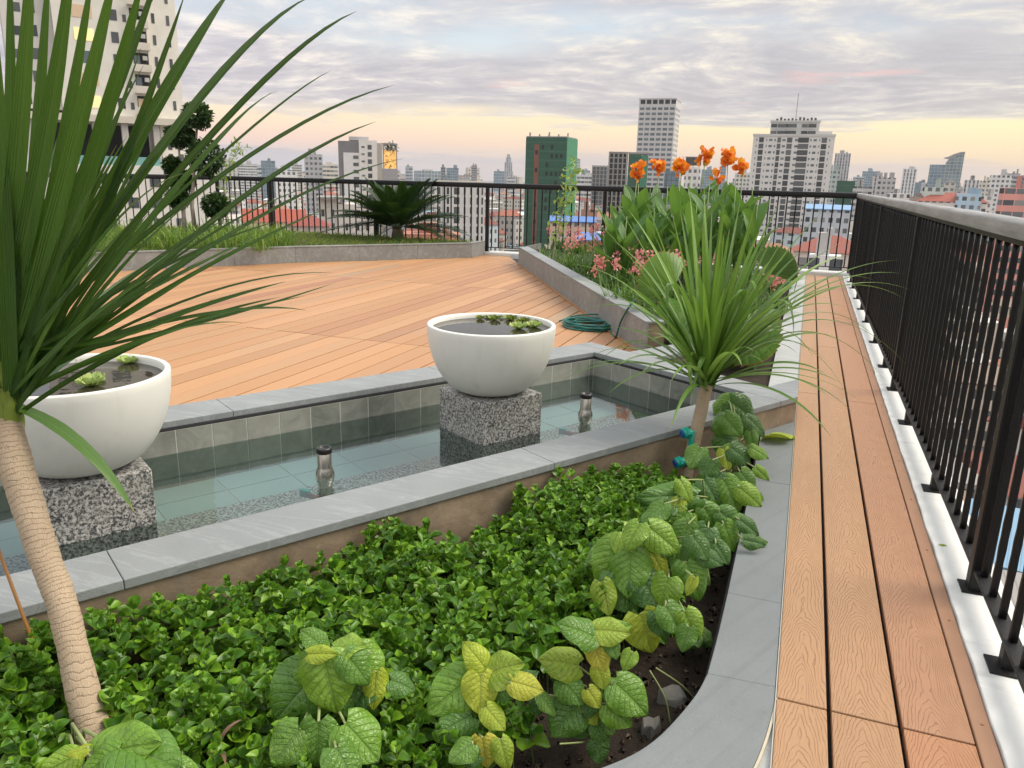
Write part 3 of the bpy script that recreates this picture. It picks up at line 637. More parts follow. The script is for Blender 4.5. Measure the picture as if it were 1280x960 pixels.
def nozzle(p, label):
    r = empty('fountain_nozzle', (p[0], p[1], -.16), label, 'fountain nozzle', 'fountain nozzles in the pool')
    z = .16+ZW
    m = MB(); m.lathe([(.026, z-.05), (.028, z+.0), (.028, z+.012), (.034, z+.02), (.037, z+.04), (.037, z+.055), (.030, z+.075), (.0275, z+.085), (.0275, z+.150), (.0255, z+.153)], 32, cap=True); m.build('steel_body', M_STEEL, r, True)
    m = MB(); m.lathe([(.0295, z+.140), (.0305, z+.143), (.0305, z+.158), (.028, z+.163), (.022, z+.163), (.020, z+.155), (0, z+.155)], 32); m.build('rubber_collar', M_RUBBER, r, True)
    m = MB(); m.lathe([(.030, .02), (.031, .03), (.031, .06), (.026, .07), (.022, z-.055), (.026, z-.05)], 24, cap=True); m.build('teal_base', M_TEAL, r, True)
    m = MB(); m.tube([(0, 0, .0), (0, 0, .03)], .02, 12); m.tube([(0, 0, .085), (-.11, .03, .08)], [.014, .010], 10); m.build('feed_pipe', M_COPPER, r, True)
    m = MB(); m.obox([-.125, .034, .085], [1, 0, 0], [0, 1, 0], [0, 0, 1], .02, .012, .016); m.build('valve', M_TEAL, r, bevel=.004)
    return r
nozzle(un(407, 607, ZW), 'steel fountain nozzle with black collar left of the mid-pool bowl')
nozzle(un(731, 530, ZW), 'steel fountain nozzle with black collar right of the mid-pool bowl, near the corner')
# --- hose coil on the deck
def catmull(P, n=8): return spl(P, n)
hc = un(736, 409, 0); ex = nrm([.94, -.34, 0]); ey = np.array([-ex[1], ex[0], 0]); hp = []
for i in range(0, 150):
    a = i*2*PI/14; turn = i//14; rr = 1-.045*((turn*5) % 7)-.02*math.sin(i*1.7)
    ecc = .03*math.sin(turn*2.1)
    hp.append(np.array([hc[0], hc[1], 0])+ex*(.225*rr*math.cos(a)+ecc)+ey*(.20*rr*math.sin(a)+ecc*.6)+np.array([0, 0, .009+.0075*(turn % 6)+.012*(turn//6)+.003*math.sin(i*2.3)]))
hp += [hc+ex*.16+ey*.2+np.array([0, 0, .05]), hc+ex*-.05+ey*.27+np.array([0, 0, .07]), hc+ex*-.24+ey*.14+np.array([0, 0, .05]), hc+ex*-.3+ey*-.02+np.array([0, 0, .012])]
m = MB(); m.tube(catmull(hp, 4), .0078, 8)
def onwall(px, py, z): return un(px, py, z)
def onp(px, py, off):
    n3 = np.array([*RPN, 0]); d_ = ray(px, py); return CAM+d_*((float(RP0@RPN)-off-CAM@n3)/(d_@n3))
w1 = onp(770, 415, .03); w1[2] = .012
rise = [hc+ex*.19+ey*.03+np.array([0, 0, .012]), (hc+ex*.19+w1)/2+np.array([0, 0, .004]), w1, onp(776, 402, .022), onp(783, 389, .018), onp(790, 379, .014), un(795, 374, .262), un(803, 370, .272), un(812, 366, .25)]
m2 = MB(); m2.tube(catmull(rise, 6), .0078, 8)
hr = empty('garden_hose', tuple(hc), 'dark green garden hose coiled on the deck and led over the planter wall', 'hose')
o = m.build('hose_coil', M_HOSE, None, True); rel(hr, o); o = m2.build('hose_lead', M_HOSE, None, True); rel(hr, o)
# --- turquoise tap at the hose end and the irrigation fitting by the palm
t0 = un(812, 366, .25)
m = MB(); m.tube([t0+(0, 0, -.25), t0+(0, 0, .05)], .011, 10); m.tube([t0+(0, 0, .02), t0+(-.05, -.03, .01)], .011, 10)
tp = empty('garden_tap', tuple(t0-(0, 0, .22)), 'turquoise garden tap standing among the pink flowers by the hose end', 'tap'); o = m.build('tap_body', M_TEAL, None, True); rel(tp, o)
m = MB(); m.tube([t0+(-.02, 0, .052), t0+(.05, .01, .075), t0+(.06, .01, .04), t0+(.02, 0, .03)], .006, 8); o = m.build('tap_handle', M_TEAL, None, True); rel(tp, o)
ir = un(860, 612, -.16); depth = (ir-CAM)@CW-.20
f1 = atd(857, 541, depth); f2 = atd(848, 578, depth)
rt = empty('irrigation_fitting', tuple(ir), 'turquoise irrigation pipe with two blue round caps behind the slim palm trunk', 'pipe fitting')
vx = nrm(atd(600, 600, 2)-atd(640, 590, 2)); fr_ = nrm(vx*.9+np.array([-.1, -.45, 0]))
pipe0 = np.array([(f1[0]+f2[0])/2, (f1[1]+f2[1])/2, 0])-fr_*.045
m = MB(); m.tube([(pipe0[0], pipe0[1], -.2), (pipe0[0], pipe0[1], f1[2]+.01)], .012, 12)
for f in (f1, f2): m.tube([np.array([pipe0[0], pipe0[1], f[2]]), f+fr_*.005], [.017, .021], 16)
o = m.build('teal_pipe', M_TEAL, None, True, bevel=.002); rel(rt, o)
for f, c in ((f1, M_TEAL), (f2, M_TEAL)):
    m = MB(); m.tube([f+fr_*.004, f+fr_*.016], [.024, .023], 20); m.tube([f-fr_*.012, f+fr_*.003], [.026, .026], 8); o = m.build('cap_ring', M_TEAL, None, False, bevel=.002); rel(rt, o)
    m = MB(); m.tube([f+fr_*.0165, f+fr_*.02], [.018, .016], 20); o = m.build('blue_cap', M_BLUECAP); rel(rt, o)
# ================================================================== VEGETATION
class LB:
    """gathers leaf surfaces (grids) into one mesh with uv."""
    def __init__(s): s.V = []; s.Q = []; s.U = []; s.n = 0
    def grid(s, P, nu, nv, uv=None):            # P (nv,nu,3)
        P = np.asarray(P, float).reshape(-1, 3)
        i = np.arange(nv-1)[:, None]*nu+np.arange(nu-1)[None, :]; i = i.ravel()
        s.Q.append(np.stack([i, i+1, i+nu+1, i+nu], 1)+s.n); s.V.append(P)
        if uv is None:
            u, v = np.meshgrid(np.linspace(0, 1, nu), np.linspace(0, 1, nv)); uv = np.stack([u.ravel(), v.ravel()], 1)
        s.U.append(uv); s.n += len(P)
    def inst(s, T, uv, nu, nv, M, O):            # template T (k,3), matrices (m,3,3), offsets (m,3)
        m = len(O); W = np.einsum('mij,kj->mki', M, T)+O[:, None, :]
        i = np.arange(nv-1)[:, None]*nu+np.arange(nu-1)[None, :]; i = i.ravel()
        q = np.stack([i, i+1, i+nu+1, i+nu], 1)
        s.Q.append((q[None]+(np.arange(m)*len(T))[:, None, None]+s.n).reshape(-1, 4)); s.V.append(W.reshape(-1, 3)); s.U.append(np.tile(uv, (m, 1))); s.n += m*len(T)
    def build(s, name, mt, parent=None, loc=None):
        V = np.concatenate(s.V)
        if parent is not None: V = V-np.array(parent.matrix_world.translation if False else parent.location)
        return link(name, mesh_np(name, V, [np.concatenate(s.Q)], np.concatenate(s.U), True, mt), None, parent, loc)
def tubeobj(name, path, rad, mt, parent, n=8, smooth=True):
    m = MB(); L = np.array(parent.location); m.tube([np.asarray(p)-L for p in path], rad, n)
    return m.build(name, mt, parent, smooth)
def bez(a, b, c, n):
    t = np.linspace(0, 1, n)[:, None]; return (1-t)**2*a+2*t*(1-t)*b+t*t*c
def strap(lb, path, W, prof=None, fold=.25, up=(0, 0, 1), twist=0.0, nu=6):
    path = np.asarray(path); n = len(path); t = np.linspace(0, 1, n)
    T = np.gradient(path, axis=0); T /= np.linalg.norm(T, axis=1)[:, None]+1e-9
    up = np.asarray(up, float); S = np.cross(T, up); L = np.linalg.norm(S, axis=1)[:, None]
    S = np.where(L < .08, np.cross(T, nrm([.3, -1, .1])), S); S /= np.linalg.norm(S, axis=1)[:, None]+1e-9
    for i in range(1, n):
        if S[i]@S[i-1] < 0: S[i] *= -1
    N = np.cross(S, T)
    if twist:
        a = (twist*t)[:, None]; S, N = S*np.cos(a)+N*np.sin(a), N*np.cos(a)-S*np.sin(a)
    if prof is None: prof = np.interp(t, [0, .06, .3, .6, .85, 1], [.75, .8, 1, .8, .42, .03])
    w = (W/2*prof)[:, None]; us = np.array([-1, -.55, -.09, .09, .55, 1]) if nu == 6 else np.linspace(-1, 1, nu)
    P = np.stack([path+S*w*u+N*w*fold*abs(u) for u in us], 1); uu, vv = np.meshgrid((us+1)/2, np.linspace(0, 1, n)); lb.grid(P, nu, n, np.stack([uu.ravel(), vv.ravel()], 1))
def tmpl(nu, nv, wf, zf, yf=None):
    u, v = np.meshgrid(np.linspace(-1, 1, nu), np.linspace(0, 1, nv)); w = np.interp(v, *wf)
    x = u*w*.5; y = v if yf is None else v+yf(u, v); z = zf(u, v, w)
    return np.stack([x.ravel(), y.ravel(), z.ravel()], 1), np.stack([(u.ravel()+1)/2, v.ravel()], 1)
def frame(d, nhint, sx=1.0, sy=1.0, sz=None):
    d = nrm(d); x = nrm(np.cross(d, nhint)); z = np.cross(x, d)
    return np.stack([x*sx, d*sy, z*(sz or sy)], 1)
# ---------------- ground cover
W_SP = ([0, .10, .22, .36, .52, .68, .82, .92, .98, 1], [.10, .22, .58, .86, 1, .97, .80, .56, .28, .05])
def gcz(cup, droop): return lambda u, v, w: cup*(u*w)**2*.55+.05*abs(u)*w-droop*v*v+.05*np.sin(v*6)*u-.03*np.sin(PI*v)*(1-abs(u))
GCT = [tmpl(7, 9, W_SP, gcz(c, d)) for c, d in ((.55, .22), (.8, .42), (.3, -.05))]
def vnoise(x, y): return math.sin(x*5.1+1.3)*math.cos(y*4.3-.7)+.6*math.sin(x*11.7-y*8.9)+.35*math.sin(x*23+y*19)
def ont(px, py, t):
    n3 = np.array([*BX, 0]); d_ = ray(px, py); return CAM+d_*((float(PC@BX)+t-CAM@n3)/(d_@n3))
GW = sorted((st(q)[0], q[2]) for q in (ont(px, py+4, 1.38) for px, py in ((-120, 815), (0, 790), (100, 770), (200, 745), (330, 722), (430, 690), (480, 645), (520, 655), (585, 668), (625, 640), (655, 606), (720, 574), (800, 574), (850, 602))))
GWS = [g_[0] for g_ in GW]; GWZ = [min(.115, g_[1]) for g_ in GW]; TB = un(135, 950, -.08)
lb = LB(); stems = []; bins = {0: ([], []), 1: ([], []), 2: ([], [])}; cnt = 0
y = .45
while y < 4.1:
    x = -3.3
    while x < -.05:
        px, py = x+RNG.normal(0, .016), y+RNG.normal(0, .016); x += .040
        s_, t_ = st((px, py))
        if t_ < 1.362: continue
        # distance from the curb inner line
        inx = np.interp(py, [-.6, .80, 1.10, 1.27, 1.385, 1.5, 1.66, 1.95, 4.4], [-3.6, -1.0, -.6, -.40, -.28, -.20, -.14, -.105, -.10]); dc = inx-px
        bare = .13+.20*math.exp(-((py-1.75)/.33)**2)+(.05 if py < 2.6 else -.02)
        if dc < bare*(1+.25*vnoise(px*2, py*2)): continue
        if py > 3.35+.15*vnoise(px, py): continue
        if (px+1.02)**2+(py-2.2)**2 < .006: continue
        if RNG.random() < .08: continue
        zw = float(np.interp(s_, GWS, GWZ)); f_ = math.exp(-max(0, t_-1.37)/.22)
        zc = .012*(1-f_)+zw*f_+.026*vnoise(px, py)*(1-.6*f_)+RNG.normal(0, .016)-.05*math.exp(-(dc-bare)/.05)
        ds_ = TB[:2]*(1/np.linalg.norm(TB[:2])); al_ = px*ds_[0]+py*ds_[1]; ac_ = abs(px*ds_[1]-py*ds_[0])
        if ac_ < .055 and al_ < np.linalg.norm(TB[:2])+.05: continue
        siz = RNG.random()**1.3; az = RNG.uniform(0, PI); lean = RNG.normal(0, .17, 2); cnt += 1
        stems.append(((px-lean[0]*.1, py-lean[1]*.1, -.2), (px, py, zc)))
        for k in range(5):
            el = math.radians([70, 50, 28, 8, -10][k]+RNG.normal(0, 10)); ln = [.017, .026, .033, .036, .036][k]*(.84+.60*siz)*RNG.uniform(.85, 1.2)
            for h in (0, 1):
                a = az+k*PI/2+h*PI+RNG.normal(0, .25)
                d = np.array([math.cos(a)*math.cos(el)+lean[0]*.5, math.sin(a)*math.cos(el)+lean[1]*.5, math.sin(el)])
                nh = np.array([-math.cos(a)*math.sin(el), -math.sin(a)*math.sin(el), math.cos(el)])
                b = int(RNG.integers(0, 3)); bins[b][0].append(frame(d, nh+RNG.normal(0, .15, 3), ln*RNG.uniform(.84, 1.05), ln)); bins[b][1].append((px, py, zc-.017*k+.004))
    y += .040
for b, (M_, O_) in bins.items(): lb.inst(GCT[b][0], GCT[b][1], 7, 9, np.array(M_), np.array(O_))
go = lb.build('ground_cover', M_GC); tag(go, 'dense glossy green round-leaved ground cover filling the near planting bed', 'ground cover', kind='stuff')
V = []; Q = []
for (a, c) in stems:
    b = len(V)
    for q, r in ((a, .0016), (c, .0012)):
        for k in range(3): V.append((q[0]+r*math.cos(k*2.094), q[1]+r*math.sin(k*2.094), q[2]))
    for k in range(3): Q.append((b+k, b+(k+1) % 3, b+3+(k+1) % 3, b+3+k))
so = link('stems', mesh_np('stems', np.array(V), [np.array(Q)], mat=M_STEM), None, go); so['kind'] = 'stuff'
# ---------------- heart-leaved plants
W_H = ([0, .05, .12, .22, .34, .48, .62, .76, .88, .95, 1], [.42, .66, .86, .98, 1, .93, .79, .57, .33, .16, .02])
def heart_t(seed):
    rr = np.random.default_rng(seed); c1, c2 = rr.uniform(.10, .28), rr.uniform(.12, .42); wv = rr.uniform(0, 6)
    def zf(u, v, w):
        q = (v*7-abs(u)*2.3) % 1; puff = np.sin(PI*q)**.7*np.sin(PI*np.clip(abs(u), 0, 1))**.6
        return (.046+.014*np.sin(seed+v*4))*puff+.006*np.sin(v*19+u*7)*np.sin(u*11)+c1*abs(u)*w*.5-.20*(u*w)**2-c2*v*v+.05*np.sin(v*11+wv)*u*abs(u)**1.5
    return tmpl(15, 29, W_H, zf, lambda u, v: -.17*abs(u)**1.4*(1-v)**4)
HT = [heart_t(i) for i in range(5)]
def zfor(py): return None
class Plant:
    def __init__(s, base, label, cat='leafy plant', group=None, name='leafy_plant'):
        s.root = empty(name, tuple(base), label, cat, group); s.base = np.array(base); s.sets = {}
        s.stem = []
    def leaf(s, p0, p1, key, wr=.78, face=None, jit=.25):
        d = p1-p0; L = np.linalg.norm(d); mid = (p0+p1)/2
        if face is None: face = nrm(nrm(CAM-mid)*.75+np.array([0, 0, .45])+RNG.normal(0, jit, 3))
        T, uv = HT[int(RNG.integers(0, len(HT)))]
        s.sets.setdefault(key, LB()).inst(T, uv, 15, 29, frame(d, face, L*wr, L)[None], p0[None])
    def finish(s, mats, stem_r=.0032):
        for k, l in s.sets.items(): l.build({'g': 'foliage', 'd': 'foliage', 'y': 'yellowing_leaves'}[k], mats[k], s.root)
        if s.stem:
            m = MB()
            for p in s.stem: m.tube([np.asarray(q)-s.base for q in p], stem_r, 6)
            m.build('stems', M_PALESTEM, s.root, True)
HM = {'g': M_HEART, 'd': M_HEARTD, 'y': M_HEARTY}
def px_plant(base, zr, label, leaves, key='g', wr=1.0, sag=.02):
    """leaves: (bx,by,tx,ty,key,width) blade base and tip as seen; height over the bed rises from zr[0] (lowest leaf) to zr[1]."""
    pl_ = Plant(base, label); ys = [l[1] for l in leaves]; y0, y1 = max(ys), min(ys); n = len(leaves)
    for i, l in enumerate(leaves):
        k = l[4] if len(l) > 4 else key; t = (y0-l[1])/max(1, y0-y1)
        z = zr[0]+(zr[1]-zr[0])*t+.0042*i; p0 = un(l[0], l[1], z); D_ = (p0-CAM)@CW; lp = math.hypot(l[2]-l[0], l[3]-l[1])*D_/F; p1 = atd(l[2], l[3], D_-lp*RNG.uniform(.15, .45))
        pl_.leaf(p0, p1, k, wr*(l[5] if len(l) > 5 else 1), None, .16)
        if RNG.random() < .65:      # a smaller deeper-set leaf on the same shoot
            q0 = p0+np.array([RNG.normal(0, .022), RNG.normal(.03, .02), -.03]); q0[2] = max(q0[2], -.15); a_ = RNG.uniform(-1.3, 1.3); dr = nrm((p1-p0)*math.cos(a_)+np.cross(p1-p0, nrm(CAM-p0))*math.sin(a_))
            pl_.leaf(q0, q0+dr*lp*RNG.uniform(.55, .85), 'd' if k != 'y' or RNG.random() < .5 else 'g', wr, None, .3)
        top = np.array([base[0]+(p0[0]-base[0])*.35, base[1]+(p0[1]-base[1])*.35, max(-.15, p0[2]-.06)])
        pl_.stem.append([np.array([base[0]+RNG.normal(0, .01), base[1]+RNG.normal(0, .01), -.21]), top, p0])
    pl_.finish(HM); return pl_
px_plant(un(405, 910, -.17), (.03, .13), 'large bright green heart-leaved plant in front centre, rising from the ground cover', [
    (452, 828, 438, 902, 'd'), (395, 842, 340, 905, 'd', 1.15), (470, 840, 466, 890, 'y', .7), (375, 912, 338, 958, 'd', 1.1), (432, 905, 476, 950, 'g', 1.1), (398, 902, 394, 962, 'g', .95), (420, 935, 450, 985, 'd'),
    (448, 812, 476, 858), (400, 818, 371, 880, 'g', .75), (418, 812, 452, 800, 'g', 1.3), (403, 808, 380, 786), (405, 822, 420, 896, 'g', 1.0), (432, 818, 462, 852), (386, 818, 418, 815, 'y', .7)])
px_plant(un(592, 950, -.17), (-.03, .09), 'yellow-green heart-leaved plant with thin pale stems, left of the bare soil', [
    (588, 895, 545, 918, 'd'), (588, 848, 534, 891, 'g', .95), (640, 855, 612, 872, 'd'), (606, 835, 583, 803, 'y', .85), (612, 842, 648, 826, 'y', 1.1), (600, 843, 601, 895, 'y', 1.0), (608, 885, 632, 912, 'y', .9), (603, 922, 607, 962, 'y', 1.1), (625, 925, 638, 965, 'y', .8), (640, 852, 680, 862, 'y', .9), (590, 930, 560, 950, 'd')], 'y')
px_plant(un(745, 900, -.17), (-.09, .09), 'yellow-green heart-leaved plant with curled leaves standing on the bare soil', [
    (745, 905, 764, 935, 'd', .9), (722, 878, 688, 920, 'd', 1.05), (730, 880, 747, 907, 'y', .9), (675, 868, 697, 893, 'd', .8), (722, 832, 676, 822, 'y', .9), (703, 850, 730, 880, 'g', 1.0), (760, 880, 792, 908, 'g', 1.05), (770, 855, 812, 892, 'g', 1.05), (735, 862, 752, 886, 'y', .9), (748, 833, 757, 864, 'y', .85), (743, 806, 756, 842, 'y', .85), (762, 800, 772, 824, 'g', .9), (745, 788, 788, 788, 'y', .9), (742, 796, 702, 774, 'g', .95), (790, 815, 778, 838, 'g', .9)], 'y')
px_plant(un(830, 770, -.17), (-.03, .15), 'big green heart-leaved plant beside the curb, one broad olive leaf low down', [
    (800, 768, 818, 818, 'y', 1.15), (770, 715, 798, 768, 'd', 1.1), (752, 728, 762, 770, 'y', .8), (800, 720, 830, 765, 'd'), (850, 700, 888, 728, 'd'), (815, 690, 835, 724, 'y', .7), (775, 680, 750, 732, 'g', .95), (820, 765, 836, 800, 'd', .9), (788, 690, 784, 748, 'g', .95), (778, 665, 817, 707, 'g', .9), (858, 703, 880, 750, 'g', .95), (836, 722, 822, 757, 'g', 1.25), (872, 690, 905, 705, 'd', .8), (832, 758, 856, 794, 'g', 1.0), (856, 765, 872, 802, 'g', .95), (860, 784, 852, 815, 'g', .9), (812, 660, 852, 690, 'g', .9), (866, 670, 888, 700, 'd', .9), (800, 655, 780, 685, 'g', .9), (868, 722, 858, 745, 'y', .6)], 'g')
vl = [(915, 497, 892, 515, 'g', 1.1), (912, 502, 944, 522, 'd', 1.1), (918, 525, 890, 534, 'd', 1.2), (905, 543, 912, 576, 'd', 1), (934, 522, 960, 540, 'd', .9), (938, 540, 942, 562, 'g', .8), (905, 562, 912, 588, 'y', .8), (914, 560, 940, 578, 'd', 1.05), (940, 560, 962, 572, 'g', .9), (900, 590, 882, 612, 'd'), (925, 590, 945, 612, 'd'), (880, 600, 902, 632, 'd', .9), (905, 600, 925, 640, 'g', .9), (925, 610, 952, 632, 'g', .9), (905, 520, 928, 545, 'g', .9), (945, 585, 962, 600, 'g', .7), (875, 560, 862, 585, 'd'), (890, 575, 880, 600, 'd')]
px_plant(un(915, 620, -.17), (.0, .22), 'climbing heart-leaved plant with veined variegated leaves at the pool wall corner', vl, 'd')
ml = [(870, 620, 800, 618, 'd', .6), (860, 640, 830, 668, 'g'), (880, 635, 905, 668, 'g', .9), (900, 640, 928, 660, 'd'), (850, 625, 838, 650, 'y', .8), (905, 655, 920, 690, 'g', .9), (885, 660, 868, 694, 'd'), (925, 650, 950, 668, 'd', .8), (930, 675, 958, 680, 'd', .8), (860, 655, 850, 690, 'd'), (895, 680, 912, 705, 'd', .9), (850, 600, 868, 625, 'g', .8), (830, 630, 800, 650, 'g', .9)]
px_plant(un(885, 670, -.17), (.0, .12), 'bushy heart-leaved plant between the slim palm trunk and the curb', ml, 'd')
px_plant(un(95, 985, -.17), (.03, .10), 'bright green heart-leaved plant at the foot of the near palm trunk', [
    (205, 962, 250, 985, 'g', .9), (150, 935, 222, 948, 'g', .95), (120, 945, 190, 925, 'g', .9), (150, 938, 98, 968, 'g', .9), (95, 945, 42, 972, 'g', .8), (130, 960, 165, 990, 'g', .9), (110, 935, 80, 942, 'y', .7)], 'g')
# small seedlings on the soil and a trailing sprig over the curb
for (bx, by, tx, ty, lab) in ((740, 935, 745, 945, 'tiny heart-leaved seedling on bare soil below the yellow-green plant'), (868, 815, 880, 838, 'small deep green seedling with round leaves beside the curb')):
    b = un(bx, by, -.18); s_ = Plant(b, lab, 'seedling', None, 'seedling')
    for k in range(5):
        a = k*1.26+RNG.random(); p0 = b+np.array([math.cos(a)*.012, math.sin(a)*.012, .045+.01*k]); p1 = p0+np.array([math.cos(a)*.05, math.sin(a)*.05, -.008]); s_.leaf(p0, p1, 'd', .85); s_.stem.append([b, p0])
    s_.finish(HM, .002)
b = un(935, 600, -.03); s_ = Plant(b, 'thin trailing sprig with one lime leaf lying over the grey curb', 'sprig', None, 'trailing_sprig')
e = un(962, 545, .03); s_.stem.append([b, un(925, 550, .06), un(945, 542, .05), e]); s_.leaf(e, un(988, 538, .025), 'y', .8); s_.finish(HM, .0018)
# ---------------- strap-leaved palms (trunk + crown)
def ptrunk(name, path, rad, parent, n=20):
    path = spl(path, 10); m = len(path); rad = np.interp(np.linspace(0, 1, m), np.linspace(0, 1, len(rad)), rad)
    V = np.zeros((m, n+1, 3)); T = np.gradient(np.array(path), axis=0)
    for i in range(m):
        t = nrm(T[i]); X = nrm(np.cross(t, [.2, 1, .1])); Y = np.cross(t, X)
        for k in range(n+1):
            a = 2*PI*k/n; V[i, k] = path[i]+(X*math.cos(a)+Y*math.sin(a))*rad[i]*(1+.018*math.sin(i*2.4)+.015*math.sin(2*a+i*.7))
    l = LB(); l.grid(V, n+1, m); return l.build(name, M_TRUNK, parent)
# near palm
b0 = un(128, 955, -.10); Db = (b0-CAM)@CW; crown = atd(8, 520, Db+.10)
D1 = (crown-CAM)@CW
r1 = empty('dracaena_palm', tuple(b0), 'big near dracaena palm, ringed pale trunk and long dark blades at the left edge', 'palm')
tp = [(128, 955), (112, 900), (91, 810), (76, 750), (57, 700), (38, 640), (18, 575), (6, 525)]; td = [Db+.10*i/7 for i in range(8)]
ptrunk('trunk', [b0+(-.0, .01, -.07)]+[atd(x, y, dd) for (x, y), dd in zip(tp, td)], [v_*.74*Db/F for v_ in (38, 33, 28, 24, 24, 24.5, 26, 28, 26)], r1)
lb = LB()
def pleaf(lb, base, mid, tip, d0, dm, dt, W, fold=.22, n=15, prof=None, up=None):
    a = atd(*base, d0); c = atd(*tip, dt); mm = atd(*mid, dm); ctrl = 2*mm-.5*(a+c); W = W*(.62 if tip[1] < 0 else .44)
    ch = (np.asarray(base)+np.asarray(tip))/2; mm = mm*.62+atd(ch[0], ch[1], dm)*.38; ctrl = 2*mm-.5*(a+c)
    strap(lb, bez(a, ctrl, c, n), W, prof, fold, nrm(nrm(CAM-mm)*.8+np.array([0, 0, .5])) if up is None else up, RNG.normal(0, .25))
PRN = np.interp(np.linspace(0, 1, 15), [0, .08, .35, .65, .88, 1], [.8, .85, 1, .78, .40, .03])
near = [((200, 118), (300, -25), 1.38, .055), ((246, 100), (392, -6), 1.55, .040), ((300, 108), (446, 14), 1.6, .038), ((262, 172), (348, 114), 1.45, .040), ((300, 178), (494, 106), 1.75, .030), ((285, 238), (470, 152), 1.7, .036), ((300, 160), (414, 88), 1.8, .017), ((140, 262), (236, 216), 1.25, .030), ((300, 262), (505, 198), 1.7, .026),
        ((240, 352), (418, 341), 1.7, .020), ((250, 408), (420, 353), 1.55, .022), ((245, 383), (384, 388), 1.5, .026), ((190, 408), (309, 404), 1.45, .022), ((190, 330), (352, 275), 1.6, .022), ((165, 395), (300, 304), 1.6, .020), ((225, 300), (390, 232), 1.8, .018),
        ((120, 205), (182, -40), 1.3, .060), ((95, 190), (150, -60), 1.25, .062), ((150, 230), (232, -10), 1.5, .036), ((62, 190), (92, -80), 1.22, .062), ((30, 180), (40, -90), 1.22, .065), ((78, 210), (118, -50), 1.45, .05), ((0, 200), (-20, -80), 1.25, .06), ((45, 230), (62, -60), 1.5, .05), ((15, 230), (12, -60), 1.55, .05), ((-25, 220), (-70, -50), 1.4, .055), ((140, 150), (205, -60), 1.6, .04), ((105, 270), (176, 60), 1.55, .034), ((60, 260), (105, 20), 1.6, .04), ((170, 190), (262, 20), 1.75, .03), ((160, 240), (200, 120), 1.7, .022), ((120, 330), (215, 235), 1.65, .02), ((110, 360), (190, 262), 1.6, .02), ((90, 300), (140, 170), 1.6, .026), ((105, 410), (260, 320), 1.75, .018), ((130, 440), (270, 372), 1.5, .022), ((-60, 350), (-140, 200), 1.4, .05), ((-80, 450), (-220, 420), 1.3, .045), ((-60, 560), (-150, 700), 1.25, .04), ((20, 300), (30, 60), 1.45, .05), ((40, 330), (70, 110), 1.5, .04)]
for i in range(26):
    an = math.radians(RNG.uniform(14, 74)); L = RNG.uniform(230, 470); tip = (10+L*math.cos(an), 480-L*math.sin(an)); mid = (10+L*.5*math.cos(an+.07), 480-L*.5*math.sin(an+.07)); near.append((mid, tip, RNG.uniform(1.35, 1.85), RNG.uniform(.024, .042)))
for mid, tip, dt, W in near: pleaf(lb, (8+RNG.normal(0, 11), 490+RNG.normal(0, 26)), mid, tip, D1, (D1+dt)/2, dt, W, .42, 15, PRN)
pleaf(lb, (8, 505), (100, 540), (168, 640), D1, D1-.02, D1-.04, .10, .15, 15, PRN, (0, 0, 1))
for i in range(9):     # blades on the far side and towards the viewer's left
    az = RNG.uniform(PI*.35, PI*1.45); el = RNG.uniform(.2, 1.4); L = RNG.uniform(.6, .95); d = np.array([math.cos(az)*math.cos(el), math.sin(az)*math.cos(el), math.sin(el)])
    p2 = crown+d*L+np.array([0, 0, -.25*L*math.cos(el)]); 
    strap(lb, bez(crown, crown+d*L*.55+np.array([0, 0, .05]), p2, 15), RNG.uniform(.03, .05), PRN, .25)
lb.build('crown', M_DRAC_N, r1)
lb = LB()
for i in range(14):     # leaf bases wrapped round the head of the trunk
    a = i*2.4; rr = .034-.0008*i; bz = crown-np.array([0, 0, .045-.006*i]); d = np.array([math.cos(a), math.sin(a), 0])
    strap(lb, bez(bz+d*rr*.85, bz+d*(rr+.012)+np.array([0, 0, .04]), bz+d*rr*.9+np.array([0, 0, .11]), 8), .055, np.array([1, 1, 1, .95, .9, .8, .7, .5]), -.45, d)
lb.build('leaf_sheath', M_SHEATH, r1)
# slim palm
b1 = un(858, 640, -.2); Db = (b1-CAM)@CW; c1 = atd(882, 482, Db)
r2 = empty('dracaena_palm', tuple(b1), 'slim leaning dracaena palm with a fountain of bright green blades in the near bed', 'palm')
ptrunk('trunk', [b1+(0, 0, -.05), atd(856, 606, Db), atd(866, 560, Db), atd(876, 515, Db), atd(884, 478, Db)], [.038, .030, .028, .028, .027], r2)
lb = LB()
PRM = np.interp(np.linspace(0, 1, 17), [0, .08, .32, .6, .85, 1], [.85, .8, 1, .8, .38, .02])
def dleaf(tip, dt, arch, W, base=None):
    a = c1+RNG.normal(0, .012, 3); c = atd(*tip, dt); L = np.linalg.norm(c-a)
    mm = (a+c)/2+np.array([0, 0, arch*L]); strap(lb, bez(a, 2*mm-.5*(a+c), c, 17), W, PRM, .28, (0, 0, 1), RNG.normal(0, .2))
